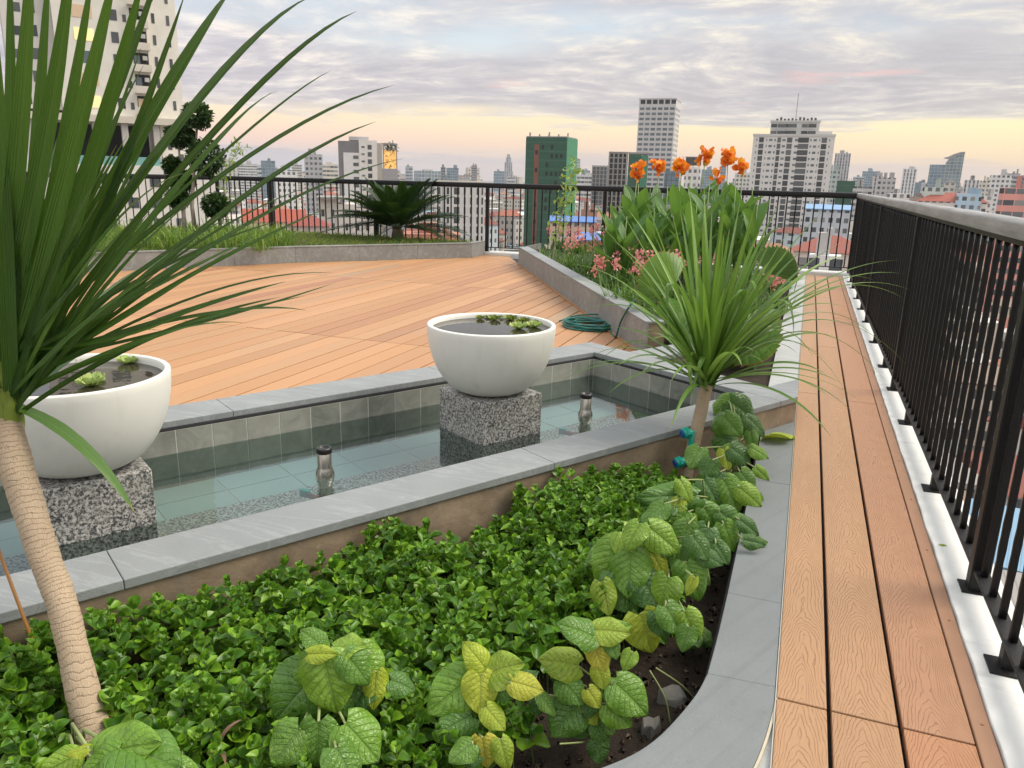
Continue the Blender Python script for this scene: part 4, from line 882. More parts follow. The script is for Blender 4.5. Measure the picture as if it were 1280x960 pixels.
tips = [(700, 330, .16), (692, 345, .14), (745, 455, .30), (718, 300, .12), (735, 268, .08), (760, 240, .05), (785, 262, .08), (800, 235, .04), (835, 248, .04), (862, 238, .02), (880, 232, .02), (905, 236, .03), (925, 252, .04), (948, 244, .04), (975, 252, .05), (1000, 268, .06), (1030, 262, .07), (1062, 318, .12), (1130, 342, .16), (1137, 362, .18), (1128, 372, .2), (1128, 325, .13), (1092, 350, .17), (1058, 384, .2), (1132, 455, .28), (1108, 478, .30), (1092, 420, .24), (1058, 492, .34), (1040, 458, .3), (1016, 445, .28), (745, 355, .18), (722, 392, .24), (752, 372, .2), (775, 310, .1), (812, 282, .06), (850, 262, .04), (890, 262, .03), (938, 285, .05), (968, 292, .07), (1005, 312, .1), (770, 335, .14), (765, 300, .1), (990, 330, .12), (1020, 345, .14), (1060, 300, .1)]
for (tx, ty, ar) in tips: dleaf((tx, ty), Db+RNG.uniform(-.38, .35), ar, RNG.uniform(.022, .029))
for i in range(85):
    a = RNG.uniform(0, 2*PI); el = math.radians(RNG.uniform(14, 84)); L = RNG.uniform(.55, .80); d = np.array([math.cos(a)*math.cos(el), math.sin(a)*math.cos(el), math.sin(el)])
    p2 = c1+d*L+np.array([0, 0, -.36*L*math.cos(el)]); strap(lb, bez(c1+RNG.normal(0, .01, 3), c1+d*L*.6+np.array([0, 0, .06*L]), p2, 17), RNG.uniform(.022, .031), PRM, .28, (0, 0, 1), RNG.normal(0, .2))
for tip, mid, W in (((868, 506), (862, 455), .034), ((862, 500), (880, 460), .03), ((836, 412), (842, 372), .03), ((868, 405), (878, 380), .03), ((895, 400), (930, 382), .026), ((945, 400), (932, 370), .024), ((992, 420), (965, 392), .026)):
    dq = Db-.12; a = c1+np.array([0, 0, .02]); strap(lb, bez(a, 2*atd(mid[0], mid[1]-14, dq)-.5*(a+atd(*tip, dq-.06)), atd(*tip, dq-.06), 17), W, PRM, .15, (0, 0, 1))
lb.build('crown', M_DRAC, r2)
# brown cane, black fabric post, striped blade
s0 = un(88, 925, -.2); rt = empty('bamboo_cane', tuple(s0), 'thin brown stake leaning beside the near palm trunk', 'stake')
tubeobj('cane', [s0, atd(52, 832, (s0-CAM)@CW-.06), atd(-14, 655, (s0-CAM)@CW-.12)], [.0045, .0045, .004], M_BROWNSTICK, rt)
q0 = un(938, 690, -.2); m = MB(); q1 = atd(950, 608, (q0-CAM)@CW+.25)
m.obox((q0+q1)/2, nrm(q1-q0), [1, 0, 0], nrm(np.cross(q1-q0, [1, 0, 0])), np.linalg.norm(q1-q0)/2, .016, .003)
tag(m.build('black_liner_flap', M_POST, bevel=.001), 'black liner flap standing up between the climbing plant and the curb', 'liner flap')
lb = LB(); z0 = un(268, 962, -.06)
for tip, ctl in (((312, 897), (270, 905)), ((258, 940), (268, 935)), ((282, 958), (280, 925))): strap(lb, bez(z0, un(*ctl, .05), un(*tip, .02), 12), .013, None, .3)
tag(lb.build('striped_grass_plant', M_STRIPE), 'small grassy tuft with arching pink and white striped blades among ground cover', 'striped plant')
# ---------------- water plants
def rosette(c, R, label, n=12, mt=None, group=None):
    lb = LB(); T, uv = tmpl(7, 6, ([0, .3, .6, .85, 1], [.22, .5, .9, 1.0, .72]), lambda u, v, w: .16*np.cos(u*9)*v*.35+.30*v*v-.1*u*u)
    for i in range(n):
        ring = 0 if i < n*.45 else (1 if i < n*.8 else 2); a = i*2.4; el = [.25, .6, 1.0][ring]; L = R*[1, .78, .5][ring]
        d = np.array([math.cos(a)*math.cos(el), math.sin(a)*math.cos(el), math.sin(el)]); lb.inst(T, uv, 7, 6, frame(d, np.array([-d[0]*.5, -d[1]*.5, 1]), L*.85, L)[None], (np.asarray(c)+np.array([0, 0, .003]))[None])
    o = lb.build('water_lettuce', mt or M_LETT); return tag(o, label, 'water plant', group)
rosette(un(113, 482, ZB), .05, 'largest pale green water lettuce rosette in the left bowl', 14)
rosette(un(120, 474, ZB), .032, 'small water lettuce rosette just behind the largest one in the left bowl', 10)
rosette(un(160, 454, ZB), .042, 'water lettuce rosette by the far rim of the left bowl', 12)
rosette(un(99, 452, ZB), .018, 'tiny lime rosette at the back rim of the left bowl', 8)
rosette(un(648, 411, ZA), .046, 'pale lettuce rosette nearest the front rim of the mid-pool bowl', 13)
rosette(un(668, 409, ZA), .042, 'pale lettuce rosette at the right rim of the mid-pool bowl', 13)
for i, (px, py, R) in enumerate(((600, 399, .026), (618, 400, .034), (638, 400, .036), (655, 402, .03), (672, 403, .022), (628, 397, .024), (660, 406, .022), (648, 403, .022), (610, 397, .02))):
    rosette(un(px, py, ZA), R, 'olive green floating rosette along the back of the mid-pool bowl', 9, M_LETTD, 'olive floating plants in the mid-pool bowl')

# ---------------- crumbs and rubble on the bare soil
M_CRUMB = mat('soil_crumb', lambda nt, b: P(nt, b, col=nt.mix(nt('ShaderNodeNewGeometry').outputs['Random Per Island'], (.02, .013, .008), (.15, .11, .075)), rough=.95))
V = []; Q = []
for i in range(900):
    y = RNG.uniform(1.15, 3.6); inx = np.interp(y, [-.6, .80, 1.10, 1.27, 1.385, 1.5, 1.66, 1.95, 4.4], [-3.6, -1.0, -.6, -.40, -.28, -.20, -.14, -.105, -.10]); x = inx-.02-abs(RNG.normal(0, .22)); s_ = RNG.uniform(.003, .014)*(1 if RNG.random() < .9 else 1.7); o_ = np.array([x, y, soil_z(x, y)+s_*.3]); R3 = np.linalg.qr(RNG.normal(0, 1, (3, 3)))[0]; b = len(V)
    for k in range(6):
        ax_ = np.zeros(3); ax_[k//2] = (1 if k % 2 else -1)*s_*RNG.uniform(.5, 1.1); V.append(o_+R3@ax_)
    for i_ in (0, 1):
        for j_ in (2, 3):
            for k_ in (4, 5): Q.append((b+i_, b+j_, b+k_))
tag(link('soil_crumbs', mesh_np('soil_crumbs', np.array(V), [np.array(Q)], mat=M_CRUMB)), 'dark crumbs and clods scattered over the bare soil', 'soil crumbs', kind='stuff')
M_RUB = mat('grey_rubble', lambda nt, b: P(nt, b, col=nt.mix(nt.noise(nt.obj(), 18, 5), (.10, .095, .085), (.30, .285, .255)), rough=.95))
for px, py, sz, lab in ((845, 875, .055, 'larger grey concrete lump half buried beside the curved curb'), (815, 908, .04, 'smaller grey concrete lump nearer the camera beside the curved curb')):
    q = un(px, py, -.21); m = MB(); n = 10
    P_ = [(sz*(1+.25*math.sin(k*2.3))*math.cos(k*.628), sz*.7*(1+.2*math.cos(k*1.7))*math.sin(k*.628)) for k in range(n)]
    v = [(x, y, -.05) for x, y in P_]+[(x*.72+.01, y*.7, .022+.016*math.sin(k*1.9)) for k, (x, y) in enumerate(P_)]
    m.add(v, [tuple(range(n, 2*n))]+[(k, (k+1) % n, n+(k+1) % n, n+k) for k in range(n)]); o = m.build('concrete_rubble', M_RUB, None, bevel=.006, loc=q); o.rotation_euler[2] = px; tag(o, lab, 'rubble')
for i, (pts) in enumerate((((812, 838), (838, 905)), ((820, 835), (872, 878)), ((700, 930), (742, 926)))):
    p = [un(pts[0][0], pts[0][1], -.06), un((pts[0][0]+pts[1][0])/2+6, (pts[0][1]+pts[1][1])/2, -.12), un(*pts[1], -.19)]; m = MB(); m.tube(spl(p, 5), .0022, 5)
    tag(m.build('dry_stem', M_PALESTEM, None, True), ('long pale bare stem sloping to the soil under the big plant', 'pale bare stem leaning towards the rubble by the curb', 'short pale stem lying on the soil below the yellow-green plant')[i], 'stem')
# ================================================================== FAR PLANTS
# ---- cannas
def canna(base, h, nleaf, label, flower=None, fl=1.0, lean=(0, 0)):
    r = empty('canna_plant', tuple(base), label, 'canna', 'cannas in the far bed')
    base = np.asarray(base); top = base+np.array([lean[0], lean[1], h]) if flower is None else np.asarray(flower)-np.array([0, 0, .02])
    tubeobj('stem', [base, (base+top)/2+RNG.normal(0, .012, 3), top], [.011, .009, .005], M_STEM, r, 6)
    lb = LB(); az0 = RNG.uniform(0, 6.28); pr = np.interp(np.linspace(0, 1, 11), [0, .1, .3, .55, .8, .93, 1], [.16, .45, .85, 1, .66, .26, .02])
    for i in range(nleaf):
        z = h*(.12+.50*i/max(1, nleaf-1)); a = az0+i*2.6+RNG.normal(0, .3); el = math.radians(RNG.uniform(56, 82)); L = RNG.uniform(.36, .50)
        d = np.array([math.cos(a)*math.cos(el), math.sin(a)*math.cos(el), math.sin(el)]); p0 = base+(top-base)*(z/max(.2, top[2]-base[2])); p0[2] = base[2]+z
        p2 = p0+d*L+np.array([math.cos(a), math.sin(a), -.3])*RNG.uniform(.02, .13); strap(lb, bez(p0, p0+d*L*.55, p2, 11), RNG.uniform(.10, .15), pr, .30, (math.cos(a)*-.2, math.sin(a)*-.2, 1), RNG.normal(0, .3), 5)
    lb.build('foliage', M_CANNA, r)
    if flower is not None:
        lb = LB(); T, uv = tmpl(5, 6, ([0, .3, .65, .9, 1], [.25, .6, 1, .8, .4]), lambda u, v, w: .14*np.sin(v*6+u*2)+.2*v*v-.15*u*u)
        f = np.asarray(flower)
        for i in range(int(22*fl)):
            q = f+np.clip(RNG.normal(0, 1, 3), -1.4, 1.4)*.029*fl*np.array([1.2, 1.2, 1.35]); d = nrm(RNG.normal(0, 1, 3)+np.array([0, 0, .55])); L = RNG.uniform(.06, .10)
            lb.inst(T, uv, 5, 6, frame(d, RNG.normal(0, 1, 3), L*.85, L)[None], q[None])
        lb.build('flower', M_ORANGE, r)
fls = [((797, 216), 8.0, 1.0, 'canna with a single orange flower head, leftmost of the flowering cannas'), ((824, 208), 8.6, 1.15, 'canna with broad orange flower in front of the tall white tower foot'), ((852, 210), 8.8, 1.25, 'canna with wide ragged orange bloom below the distant rooftop billboard'),
       ((882, 196), 8.9, 1.25, 'tallest canna, orange and red bloom reaching highest over the railing'), ((896, 220), 8.4, .6, 'canna with small low red-orange bud between the two tallest blooms'), ((910, 198), 8.7, 1.3, 'canna with big double orange bloom just left of the white tower'), ((929, 209), 8.6, 1.0, 'canna with orange bloom at the right end, against the white tower')]
for (px, py), D, s_, lab in fls:
    f = atd(px, py, D); b = np.array([f[0]+RNG.normal(0, .05), f[1]+RNG.normal(0, .08), .12]); canna(b, 1.12, 9, lab, f, s_*.88)
ci = 0
for px, py, D in ((775, 262, 8.1), (790, 250, 8.5), (810, 246, 8.9), (832, 242, 8.3), (846, 236, 8.0), (868, 232, 8.5), (888, 238, 8.1), (902, 232, 9.0), (921, 236, 8.2), (938, 246, 8.6), (858, 240, 9.1), (800, 240, 8.2), (772, 285, 7.7), (945, 262, 8.3), (790, 280, 7.7), (822, 270, 7.8), (880, 262, 7.6)):
    t = atd(px, py-16, D); b = np.array([t[0]+RNG.normal(0, .03), t[1], .12]); canna(b, max(.45, t[2]-b[2]-.05), 9, 'leafy green canna without flowers in the thick clump before the far railing')
# ---- fan palms
def fanleaf(lb, le, c, tipdir, face, R, n=17, spread=1.35):
    tipdir = nrm(tipdir); face = nrm(face); side = nrm(np.cross(tipdir, face)); face = np.cross(side, tipdir)
    nu = 2*n+1; nv = 7; Pn = np.zeros((nv, nu, 3)); E_ = np.zeros((2, nu, 3))
    for i in range(nu):
        a = -spread+2*spread*i/(nu-1); zz = (.5 if i % 2 else -.5)
        for j in range(nv):
            t = j/(nv-1); r = R*(.03+.97*t); tooth = (0.0 if i % 2 else -.10*R) if j == nv-1 else 0
            d = tipdir*math.cos(a)+side*math.sin(a); Pn[j, i] = c+d*(r+tooth)+face*(zz*.15*R*t*2-.25*R*t*t*(1-.3*math.cos(a)))
        d2 = Pn[-1, i]-Pn[-2, i]; E_[0, i] = Pn[-1, i]; E_[1, i] = Pn[-1, i]+d2*(.05 if i % 2 else .26)
    lb.grid(Pn, nu, nv); le.grid(E_, nu, 2)
fb = un(915, 462, -.02); fb[2] = -.03
fp = empty('fan_palm', tuple(fb), 'ruffled fan palm with round pleated leaves and scorched toothed edges behind the slim palm', 'palm')
lb = LB(); le = LB(); Df = (fb-CAM)@CW
for (cx, cy), (tx, ty), R, dd in (((840, 362), (808, 306), .30, .65), ((960, 342), (992, 290), .23, .8), ((905, 405), (850, 425), .22, .2), ((925, 405), (978, 452), .30, -.05), ((935, 395), (985, 418), .24, .35), ((868, 385), (822, 408), .26, .3)):
    c = atd(cx, cy, Df+dd); t = atd(tx, ty, Df+dd-.12); fc = nrm(CAM-c)*.55+np.array([0, 0, .7]); fanleaf(lb, le, c, t-c, fc, R)
    tubeobj('petiole', [fb, fb+(c-fb)*.5+np.array([0, 0, .12]), c], [.009, .007, .005], M_STEM, fp, 6)
lb.build('fan_leaves', M_FAN, fp); le.build('scorched_edges', M_FANEDGE, fp)
# ---- pink flowered perennials along the planter wall
def perennial(b, h, label, nfl=3, fl_h=.14, R=.2):
    r = empty('flowering_perennial', tuple(b), label, 'flowering plant', 'pink-flowered plants in the long planter'); lb = LB()
    for i in range(90):
        a = RNG.uniform(0, 6.28); el = RNG.uniform(.35, 1.45); L = h*RNG.uniform(.7, 1.15); d = np.array([math.cos(a)*math.cos(el), math.sin(a)*math.cos(el), math.sin(el)])
        p0 = b+np.array([RNG.normal(0, R*.35), RNG.normal(0, R*.35), 0]); p2 = p0+d*L+np.array([d[0]*.1, d[1]*.1, -.12*math.cos(el)*L*2]); strap(lb, bez(p0, p0+d*L*.6, p2, 6), RNG.uniform(.010, .018), np.array([.6, .9, 1, .9, .6, .05]), .2, (0, 0, 1), 0, 3)
    lb.build('foliage', M_FLW, r); lf = LB(); T, uv = tmpl(3, 4, ([0, .4, .8, 1], [.3, .9, 1, .3]), lambda u, v, w: .2*v*v)
    m = MB()
    for k in range(nfl):
        f = b+np.array([RNG.normal(0, R*.6), RNG.normal(0, R*.6), h+fl_h*RNG.uniform(.5, 1.2)]); m.tube([np.zeros(3)+(f-b)*np.array([.4, .4, .1]), (f-b)*.97], .0025, 4)
        for i in range(26):
            q = f+RNG.normal(0, .022, 3)*np.array([1, 1, 1.5]); d = nrm(RNG.normal(0, 1, 3)); L = RNG.uniform(.018, .033); lf.inst(T, uv, 3, 4, frame(d, RNG.normal(0, 1, 3), L*.8, L)[None], q[None])
    m.build('flower_stalks', M_STEM, r); o = lf.build('flower_heads', M_PINK, r); o['kind'] = 'stuff'
PPL = [((700, 300), 'at the far end of the wall, beside the slender climber'), ((722, 306), 'second from the far end of the planter wall'), ((745, 300), 'behind the front row, before the far railing post'), ((716, 325), 'third along the planter wall edge'), ((738, 330), 'with pink heads halfway along the planter wall'), ((765, 318), 'in the back row left of the cannas'), ((752, 348), 'spilling over the planter wall halfway along'), ((775, 345), 'left of the fan palm'), ((800, 340), 'in front of the cannas, above the coiled hose'), ((782, 372), 'nearest the turquoise tap'), ((808, 352), 'behind the turquoise tap'), ((832, 362), 'half hidden by the slim palm blades'), ((955, 345), 'beside the pale slabs, far right of the bed'), ((968, 375), 'beside the pale slabs, behind the fan palm leaf'), ((975, 350), 'tallest by the pale slabs near the railing corner')]
for i, ((px, py), lab) in enumerate(PPL):
    g = un(px, py+12, .17 if px < 900 else .03); perennial(g, RNG.uniform(.16, .25), 'low pink-flowered plant '+lab, 4)
# low green filler growing between them
lb = LB(); n = 0
for i in range(5200):
    y = RNG.uniform(5.3, 11.4); xl = RP0[0]+(10.538-y)*(.483/.875)+.20; xl = max(xl, -3.65); x = xl+(-.18-xl)*RNG.random()
    t = (x-xl)/(-.18-xl+1e-6); z = .17*(1-t)**.6*min(1, max(0, (y-5.2)/.5))-.02; a = RNG.uniform(0, 6.28); el = RNG.uniform(.5, 1.4); L = RNG.uniform(.05, .16)*(1.25 if t < .3 else 1); d = np.array([math.cos(a)*math.cos(el), math.sin(a)*math.cos(el), math.sin(el)]); p0 = np.array([x, y, z])
    strap(lb, [p0, p0+d*L*.6, p0+d*L+np.array([0, 0, -.03*L/.1*math.cos(el)])], RNG.uniform(.008, .02), np.array([.6, 1, .05]), .2, (0, 0, 1), 0, 2)
tag(lb.build('ground_cover', M_FLW), 'low narrow-leaved green filler between the pink flowers and cannas', 'ground cover', kind='stuff')
# ---- slender plants
def slender(path, label, nl, spread, name='slender_shrub', sz=(.06, .10)):
    b = np.asarray(path[0]); r = empty(name, tuple(b), label, 'shrub'); P_ = spl(path, 8); tubeobj('stem', P_, list(np.linspace(.009, .003, len(P_))), M_BARK, r, 6)
    lb = LB(); T, uv = tmpl(3, 5, ([0, .3, .6, 1], [.15, .8, .8, .03]), lambda u, v, w: -.2*v*v+.1*abs(u))
    for i in range(nl):
        t = RNG.uniform(.22, 1); q = P_[int(t*(len(P_)-1))]+RNG.normal(0, spread, 3); d = nrm(RNG.normal(0, 1, 3)+np.array([0, 0, .5])); L = RNG.uniform(*sz); lb.inst(T, uv, 3, 5, frame(d, np.array([RNG.normal(0, .5), -.5, 1]), L*.5, L)[None], q[None])
    lb.build('foliage', M_LIME, r)
D = 10.2; s0 = atd(690, 322, D); s0[2] = .15
slender([s0, atd(697, 290, D), atd(704, 262, D), atd(711, 235, D), atd(719, 206, D)], 'slender pale-leaved shrub on a leaning stem in front of the green netted tower', 150, .07)
s0 = atd(288, 300, 12.6); s0[2] = .2
slender([s0, atd(284, 265, 12.6), atd(280, 230, 12.6), atd(290, 200, 12.6), atd(303, 182, 12.6)], 'slender pale-leaved shrub reaching up beside the clipped ball tree', 130, .06)
# ---- clipped cloud tree
D = 11.6; b = atd(232, 305, D); b[2] = .18
tr = empty('topiary_tree', tuple(b), 'dark clipped cloud-pruned tree with round leaf balls on two grey stems', 'tree')
tubeobj('trunk', [b, atd(229, 260, D), atd(226, 222, D), atd(223, 175, D)], [.035, .028, .02, .014], M_BARK, tr); tubeobj('trunk', [b+(.12, .1, 0), atd(240, 258, D), atd(243, 205, D), atd(247, 150, D)], [.035, .028, .02, .014], M_BARK, tr)
T, uv = tmpl(3, 4, ([0, .35, .7, 1], [.2, .9, .8, .05]), lambda u, v, w: -.2*v*v+.15*abs(u))
for cx, cy, rx, ry in ((246, 145, 18, 15), (225, 170, 17, 13), (257, 197, 23, 22), (216, 208, 10, 10), (226, 226, 16, 11), (222, 248, 12, 11), (270, 257, 15, 14)):
    lb = LB(); c = atd(cx, cy, D+RNG.normal(0, .05)); s_ = D/F; n = 950; v = RNG.normal(0, 1, (n, 3)); v /= np.linalg.norm(v, axis=1)[:, None]; rr = RNG.uniform(.60, .95, n)[:, None]
    O_ = c+v*rr*np.array([rx*s_, rx*s_, ry*s_]); M_ = []
    for q in v: L = RNG.uniform(.045, .08); M_.append(frame(nrm(q+RNG.normal(0, .6, 3)), nrm(q*.7+np.array([0, 0, .6])+RNG.normal(0, .4, 3)), L*.62, L))
    lb.inst(T, uv, 3, 4, np.array(M_), O_); lb.build('leaf_ball', M_TOPI, tr)
# ---- sago palm
sb = un(497, 296, .22); sb = sb*1.0
M_SAGOT = mat('brown_cycad_trunk', lambda nt, b: P(nt, b, col=nt.mix(nt.noise(nt.obj(), 40, 4), (.05, .03, .02), (.16, .10, .06)), rough=.9))
sg = empty('sago_palm', tuple(sb), 'dark sago palm with stiff feathery fronds on the lawn before the far railing', 'palm')
m = MB(); m.lathe([(.09, -.05), (.10, .02), (.085, .10), (.06, .15), (.03, .17)], 16, cap=True); m.build('trunk', M_SAGOT, sg, True)
lb = LB()
for i in range(72):
    a = i*2.399; el = math.radians([58, 40, 26, 12][i % 4]+RNG.normal(0, 5)); L = RNG.uniform(.92, 1.12); d = np.array([math.cos(a)*math.cos(el), math.sin(a)*math.cos(el), math.sin(el)]); o_ = sb+np.array([d[0]*.06, d[1]*.06, .14])
    ctr = bez(o_, o_+d*L*.6, o_+d*L+np.array([d[0]*.12, d[1]*.16, -.26*math.cos(el)-.02]), 30); Tn = np.gradient(ctr, axis=0); Tn /= np.linalg.norm(Tn, axis=1)[:, None]; S = np.cross(Tn, [0, 0, 1.]); S /= np.linalg.norm(S, axis=1)[:, None]+1e-6; N = np.cross(S, Tn)
    strap(lb, ctr, .012, np.ones(30))
    for j in range(4, 30):
        for sg_ in (-1, 1):
            l = .135*math.sin(PI*min(1, (j-2)/29)**.75)+.02; q = ctr[j]; dd = nrm(S[j]*sg_*.85+Tn[j]*.55+N[j]*.38); strap(lb, [q, q+dd*l*.55, q+dd*l], .030, np.array([1, .8, .1]), .1, N[j], 0, 2)
lb.build('fronds', M_SAGO, sg)
# ---- lawn and grass tufts of the left planter
lb = LB()
def in_lp(x, y):
    xs = np.interp(y, [4.7, 6.2, 7.5, 8.98, 10.95, 11.5], [-9.35, -8.38, -7.58, -6.66, -4.98, -4.92]); return x < xs-.02
for i in range(26000):
    y = RNG.uniform(5.2, 11.48); x = RNG.uniform(-12.0, -4.9)
    if not in_lp(x, y) or (x < -10.2 and (LC[1]-y) < (LC[0]-x)*.82/.57*1.0-0): continue
    a = RNG.uniform(0, 6.28); L = RNG.uniform(.03, .09); p0 = np.array([x, y, .19]); tip = p0+np.array([math.cos(a)*L*.6, math.sin(a)*L*.6, L*RNG.uniform(.5, 1)]); strap(lb, [p0, (p0+tip)/2+np.array([0, 0, L*.15]), tip], RNG.uniform(.008, .014), np.array([1, .8, .1]), .1, (math.sin(a), -math.cos(a), .3), 0, 2)
tag(lb.build('lawn', M_LAWN), 'short rough grass covering the raised left planter', 'grass', kind='stuff')
gi = 0
for px, py in ((112, 318), (128, 302), (150, 312), (168, 300), (186, 312), (206, 302), (222, 312), (244, 304), (262, 312), (280, 302), (296, 310), (312, 304), (326, 312), (338, 303), (300, 298), (262, 298), (190, 298), (350, 308)):
    g = un(px, py, .2); t = empty('grass_tuft', tuple(g), 'tall arching lime-green grass tuft in the drift before the left railing', 'ornamental grass', 'grass tufts along the left planter'); lb = LB()
    for i in range(70):
        a = RNG.uniform(0, 6.28); el = RNG.uniform(.75, 1.5); L = RNG.uniform(.28, .60); d = np.array([math.cos(a)*math.cos(el), math.sin(a)*math.cos(el), math.sin(el)]); p0 = g+np.array([RNG.normal(0, .1), RNG.normal(0, .1), -.01])
        strap(lb, bez(p0, p0+d*L*.65, p0+d*L+np.array([d[0]*.12, d[1]*.12, -.16*L/.4]), 6), RNG.uniform(.010, .016), np.array([.8, 1, .95, .8, .5, .05]), .2, (0, 0, 1), 0, 2)
    lb.build('blades', M_GRASS, t)
# litter on the kerb
lb = LB(); T, uv = HT[1]; q = un(1176, 681, .014); lb.inst(T, uv, 15, 29, frame(np.array([1, .25, 0]), np.array([0, 0, 1]), .018, .045)[None], q[None])
tag(lb.build('fallen_leaf', M_HEARTY), 'small withered yellow-green leaf lying on the white kerb', 'leaf')
# ================================================================== CITY
GZ = -38.0
m = MB(); R_ = 9000
gv = []; ng = 48
gv = [(R_*math.cos(2*PI*k/ng), R_*math.sin(2*PI*k/ng), GZ) for k in range(ng)]
m.add(gv, [tuple(range(ng))])
def fn(nt, b):
    o = nt.obj(); n = nt.noise(o, .02, 6, .7); n2 = nt.noise(o, .15, 4, .6)
    c = nt.ramp(n, [(.3, (.05, .05, .05)), (.5, (.14, .135, .13)), (.62, (.05, .075, .04)), (.75, (.22, .2, .18))]); c = nt.mix(nt.m('MULTIPLY', n2, .5), c, (.09, .09, .09)); P(nt, b, col=c, rough=.9)
tag(m.build('city_ground', mat('city_ground', fn)), kind='structure')
def facade(name, style):
    """walls coloured by the object's own 'tint'; small far windows come from the wall material."""
    def fn(nt, b):
        tc = nt('ShaderNodeTexCoord').outputs; x, y, z = nt.xyz(tc['Object']); nx, ny, nz = nt.xyz(tc['Normal'])
        ax = nt.m('GREATER_THAN', nt.m('ABSOLUTE', nx), .5); u = nt.m('ADD', nt.m('MULTIPLY', ax, y), nt.m('MULTIPLY', nt.m('SUBTRACT', 1.0, ax), x))
        at = lambda n_, o_='Fac': nt('ShaderNodeAttribute', attribute_type='OBJECT', attribute_name=n_).outputs[o_]
        tint = at('tint', 'Color'); bay = at('bay'); sto = at('storey')
        cu = nt.m('DIVIDE', u, bay); cz = nt.m('DIVIDE', z, sto); fu = nt.m('FRACT', cu); fz = nt.m('FRACT', cz)
        wn = nt('ShaderNodeTexWhiteNoise', {'Vector': nt('ShaderNodeCombineXYZ', {0: nt.m('FLOOR', cu), 1: nt.m('FLOOR', cz), 2: ax}).outputs[0]}, noise_dimensions='3D').outputs[0]
        def band(f, a, c_): return nt.m('MULTIPLY', nt.m('GREATER_THAN', f, a), nt.m('LESS_THAN', f, c_))
        if style == 'grid': win = nt.m('MULTIPLY', band(fu, .22, .78), band(fz, .30, .78))
        elif style == 'strip': win = nt.m('MULTIPLY', band(fu, .30, .72), band(fz, .06, .92))
        elif style == 'ribbon': win = nt.m('MULTIPLY', band(fu, .04, .96), band(fz, .36, .82))
        else: win = nt.m('MULTIPLY', band(fu, .06, .94), band(fz, .08, .94))
        wall_ok = nt.m('LESS_THAN', nt.m('ABSOLUTE', nz), .5); win = nt.m('MULTIPLY', win, wall_ok)
        st_ = nt.noise(nt.vmul(tc['Object'], (.5, .5, .07)), 1, 4, .6); w = nt.mix(nt.m('MULTIPLY', nt.ramp(st_, [(.45, 0), (.75, 1)]), .35), tint, nt.mix(1.0, tint, (.55, .53, .5), 'MULTIPLY'))
        g = nt.ramp(wn, [(0, (.03, .035, .04)), (.45, (.07, .08, .09)), (.75, (.14, .15, .16)), (.93, (.26, .26, .25))]) if style != 'glass' else nt.mix(wn, (.09, .15, .19), (.17, .24, .28))
        P(nt, b, col=nt.mix(win, w, g), rough=nt.m('MULTIPLY_ADD', win, -.45, .8))
    return mat(name, fn)
FA = {k: facade('facade_'+k, k) for k in ('grid', 'strip', 'ribbon', 'glass')}
def tintmat(name, lo=.8, rough=.8, tile=False):
    def fn(nt, b):
        t = nt('ShaderNodeAttribute', attribute_type='OBJECT', attribute_name='tint').outputs['Color']; o = nt.obj(); n = nt.noise(o, .5, 5, .65); x, y, z = nt.xyz(o)
        c = nt.mix(nt.m('MULTIPLY', n, .6), t, nt.mix(1.0, t, (.55, .5, .47), 'MULTIPLY'))
        if tile: s_ = nt.ramp(nt.m('FRACT', nt.m('MULTIPLY', x, 2.2)), [(0, 0), (.2, 1), (.9, 1), (1, 0)]); c = nt.mix(nt.m('MULTIPLY', nt.m('SUBTRACT', 1.0, s_), .35), c, (.05, .03, .03))
        P(nt, b, col=c, rough=rough)
    return mat(name, fn)
M_WALLT = tintmat('painted_render'); M_ROOFT = tintmat('ribbed_roof', tile=True)
M_GLASSD = mat('dark_window_glass', lambda nt, b: P(nt, b, col=nt.mix(nt('ShaderNodeObjectInfo').outputs['Random'], (.022, .026, .03), (.10, .11, .115)), rough=.15))
M_GLASSB = mat('blue_window_glass', lambda nt, b: P(nt, b, col=nt.mix(nt('ShaderNodeObjectInfo').outputs['Random'], (.07, .10, .12), (.16, .19, .2)), rough=.15))
M_CONC = mat('bare_concrete', lambda nt, b: P(nt, b, col=nt.mix(nt.noise(nt.vmul(nt.obj(), (.3, .3, .06)), 1, 5, .6), (.20, .185, .17), (.36, .34, .32)), rough=.9))
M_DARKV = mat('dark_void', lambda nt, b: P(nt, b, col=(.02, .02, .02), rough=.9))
def fn(nt, b):
    o = nt.obj(); n = nt.noise(nt.vmul(o, (.25, .25, .5)), 1, 5, .7); x, y, z = nt.xyz(o); f = nt.m('FRACT', nt.m('DIVIDE', z, 3.3)); ln = nt.ramp(f, [(0, 1), (.10, 0), (.94, 0), (1, 1)])
    c = nt.mix(n, (.012, .060, .034), (.032, .115, .066)); c = nt.mix(nt.m('MULTIPLY', ln, .45), c, (.075, .18, .11))
    v = nt.m('FRACT', nt.m('DIVIDE', nt.m('ADD', x, y), 1.8)); c = nt.mix(nt.m('MULTIPLY', nt.ramp(v, [(0, 1), (.07, 0)]), .25), c, (.01, .05, .03))
    P(nt, b, col=c, rough=.8)
M_NET = mat('green_safety_net', fn)
M_NETL = mat('bright_green_net', lambda nt, b: P(nt, b, col=nt.mix(nt.noise(nt.vmul(nt.obj(), (.25, .25, .5)), 1, 5), (.03, .16, .085), (.06, .24, .13)), rough=.8))
M_ORANGEB = mat('red_lift_shaft', lambda nt, b: P(nt, b, col=(.20, .075, .05), rough=.8))
PLACED = []
def place(px0, px1, dist, rot=0.0):
    c = atd((px0+px1)/2, 230, dist); W = (px1-px0)*dist/F; az = math.atan2(c[0], c[1]); PLACED.append((c[0], c[1], W*.9)); return c, W, -az+rot
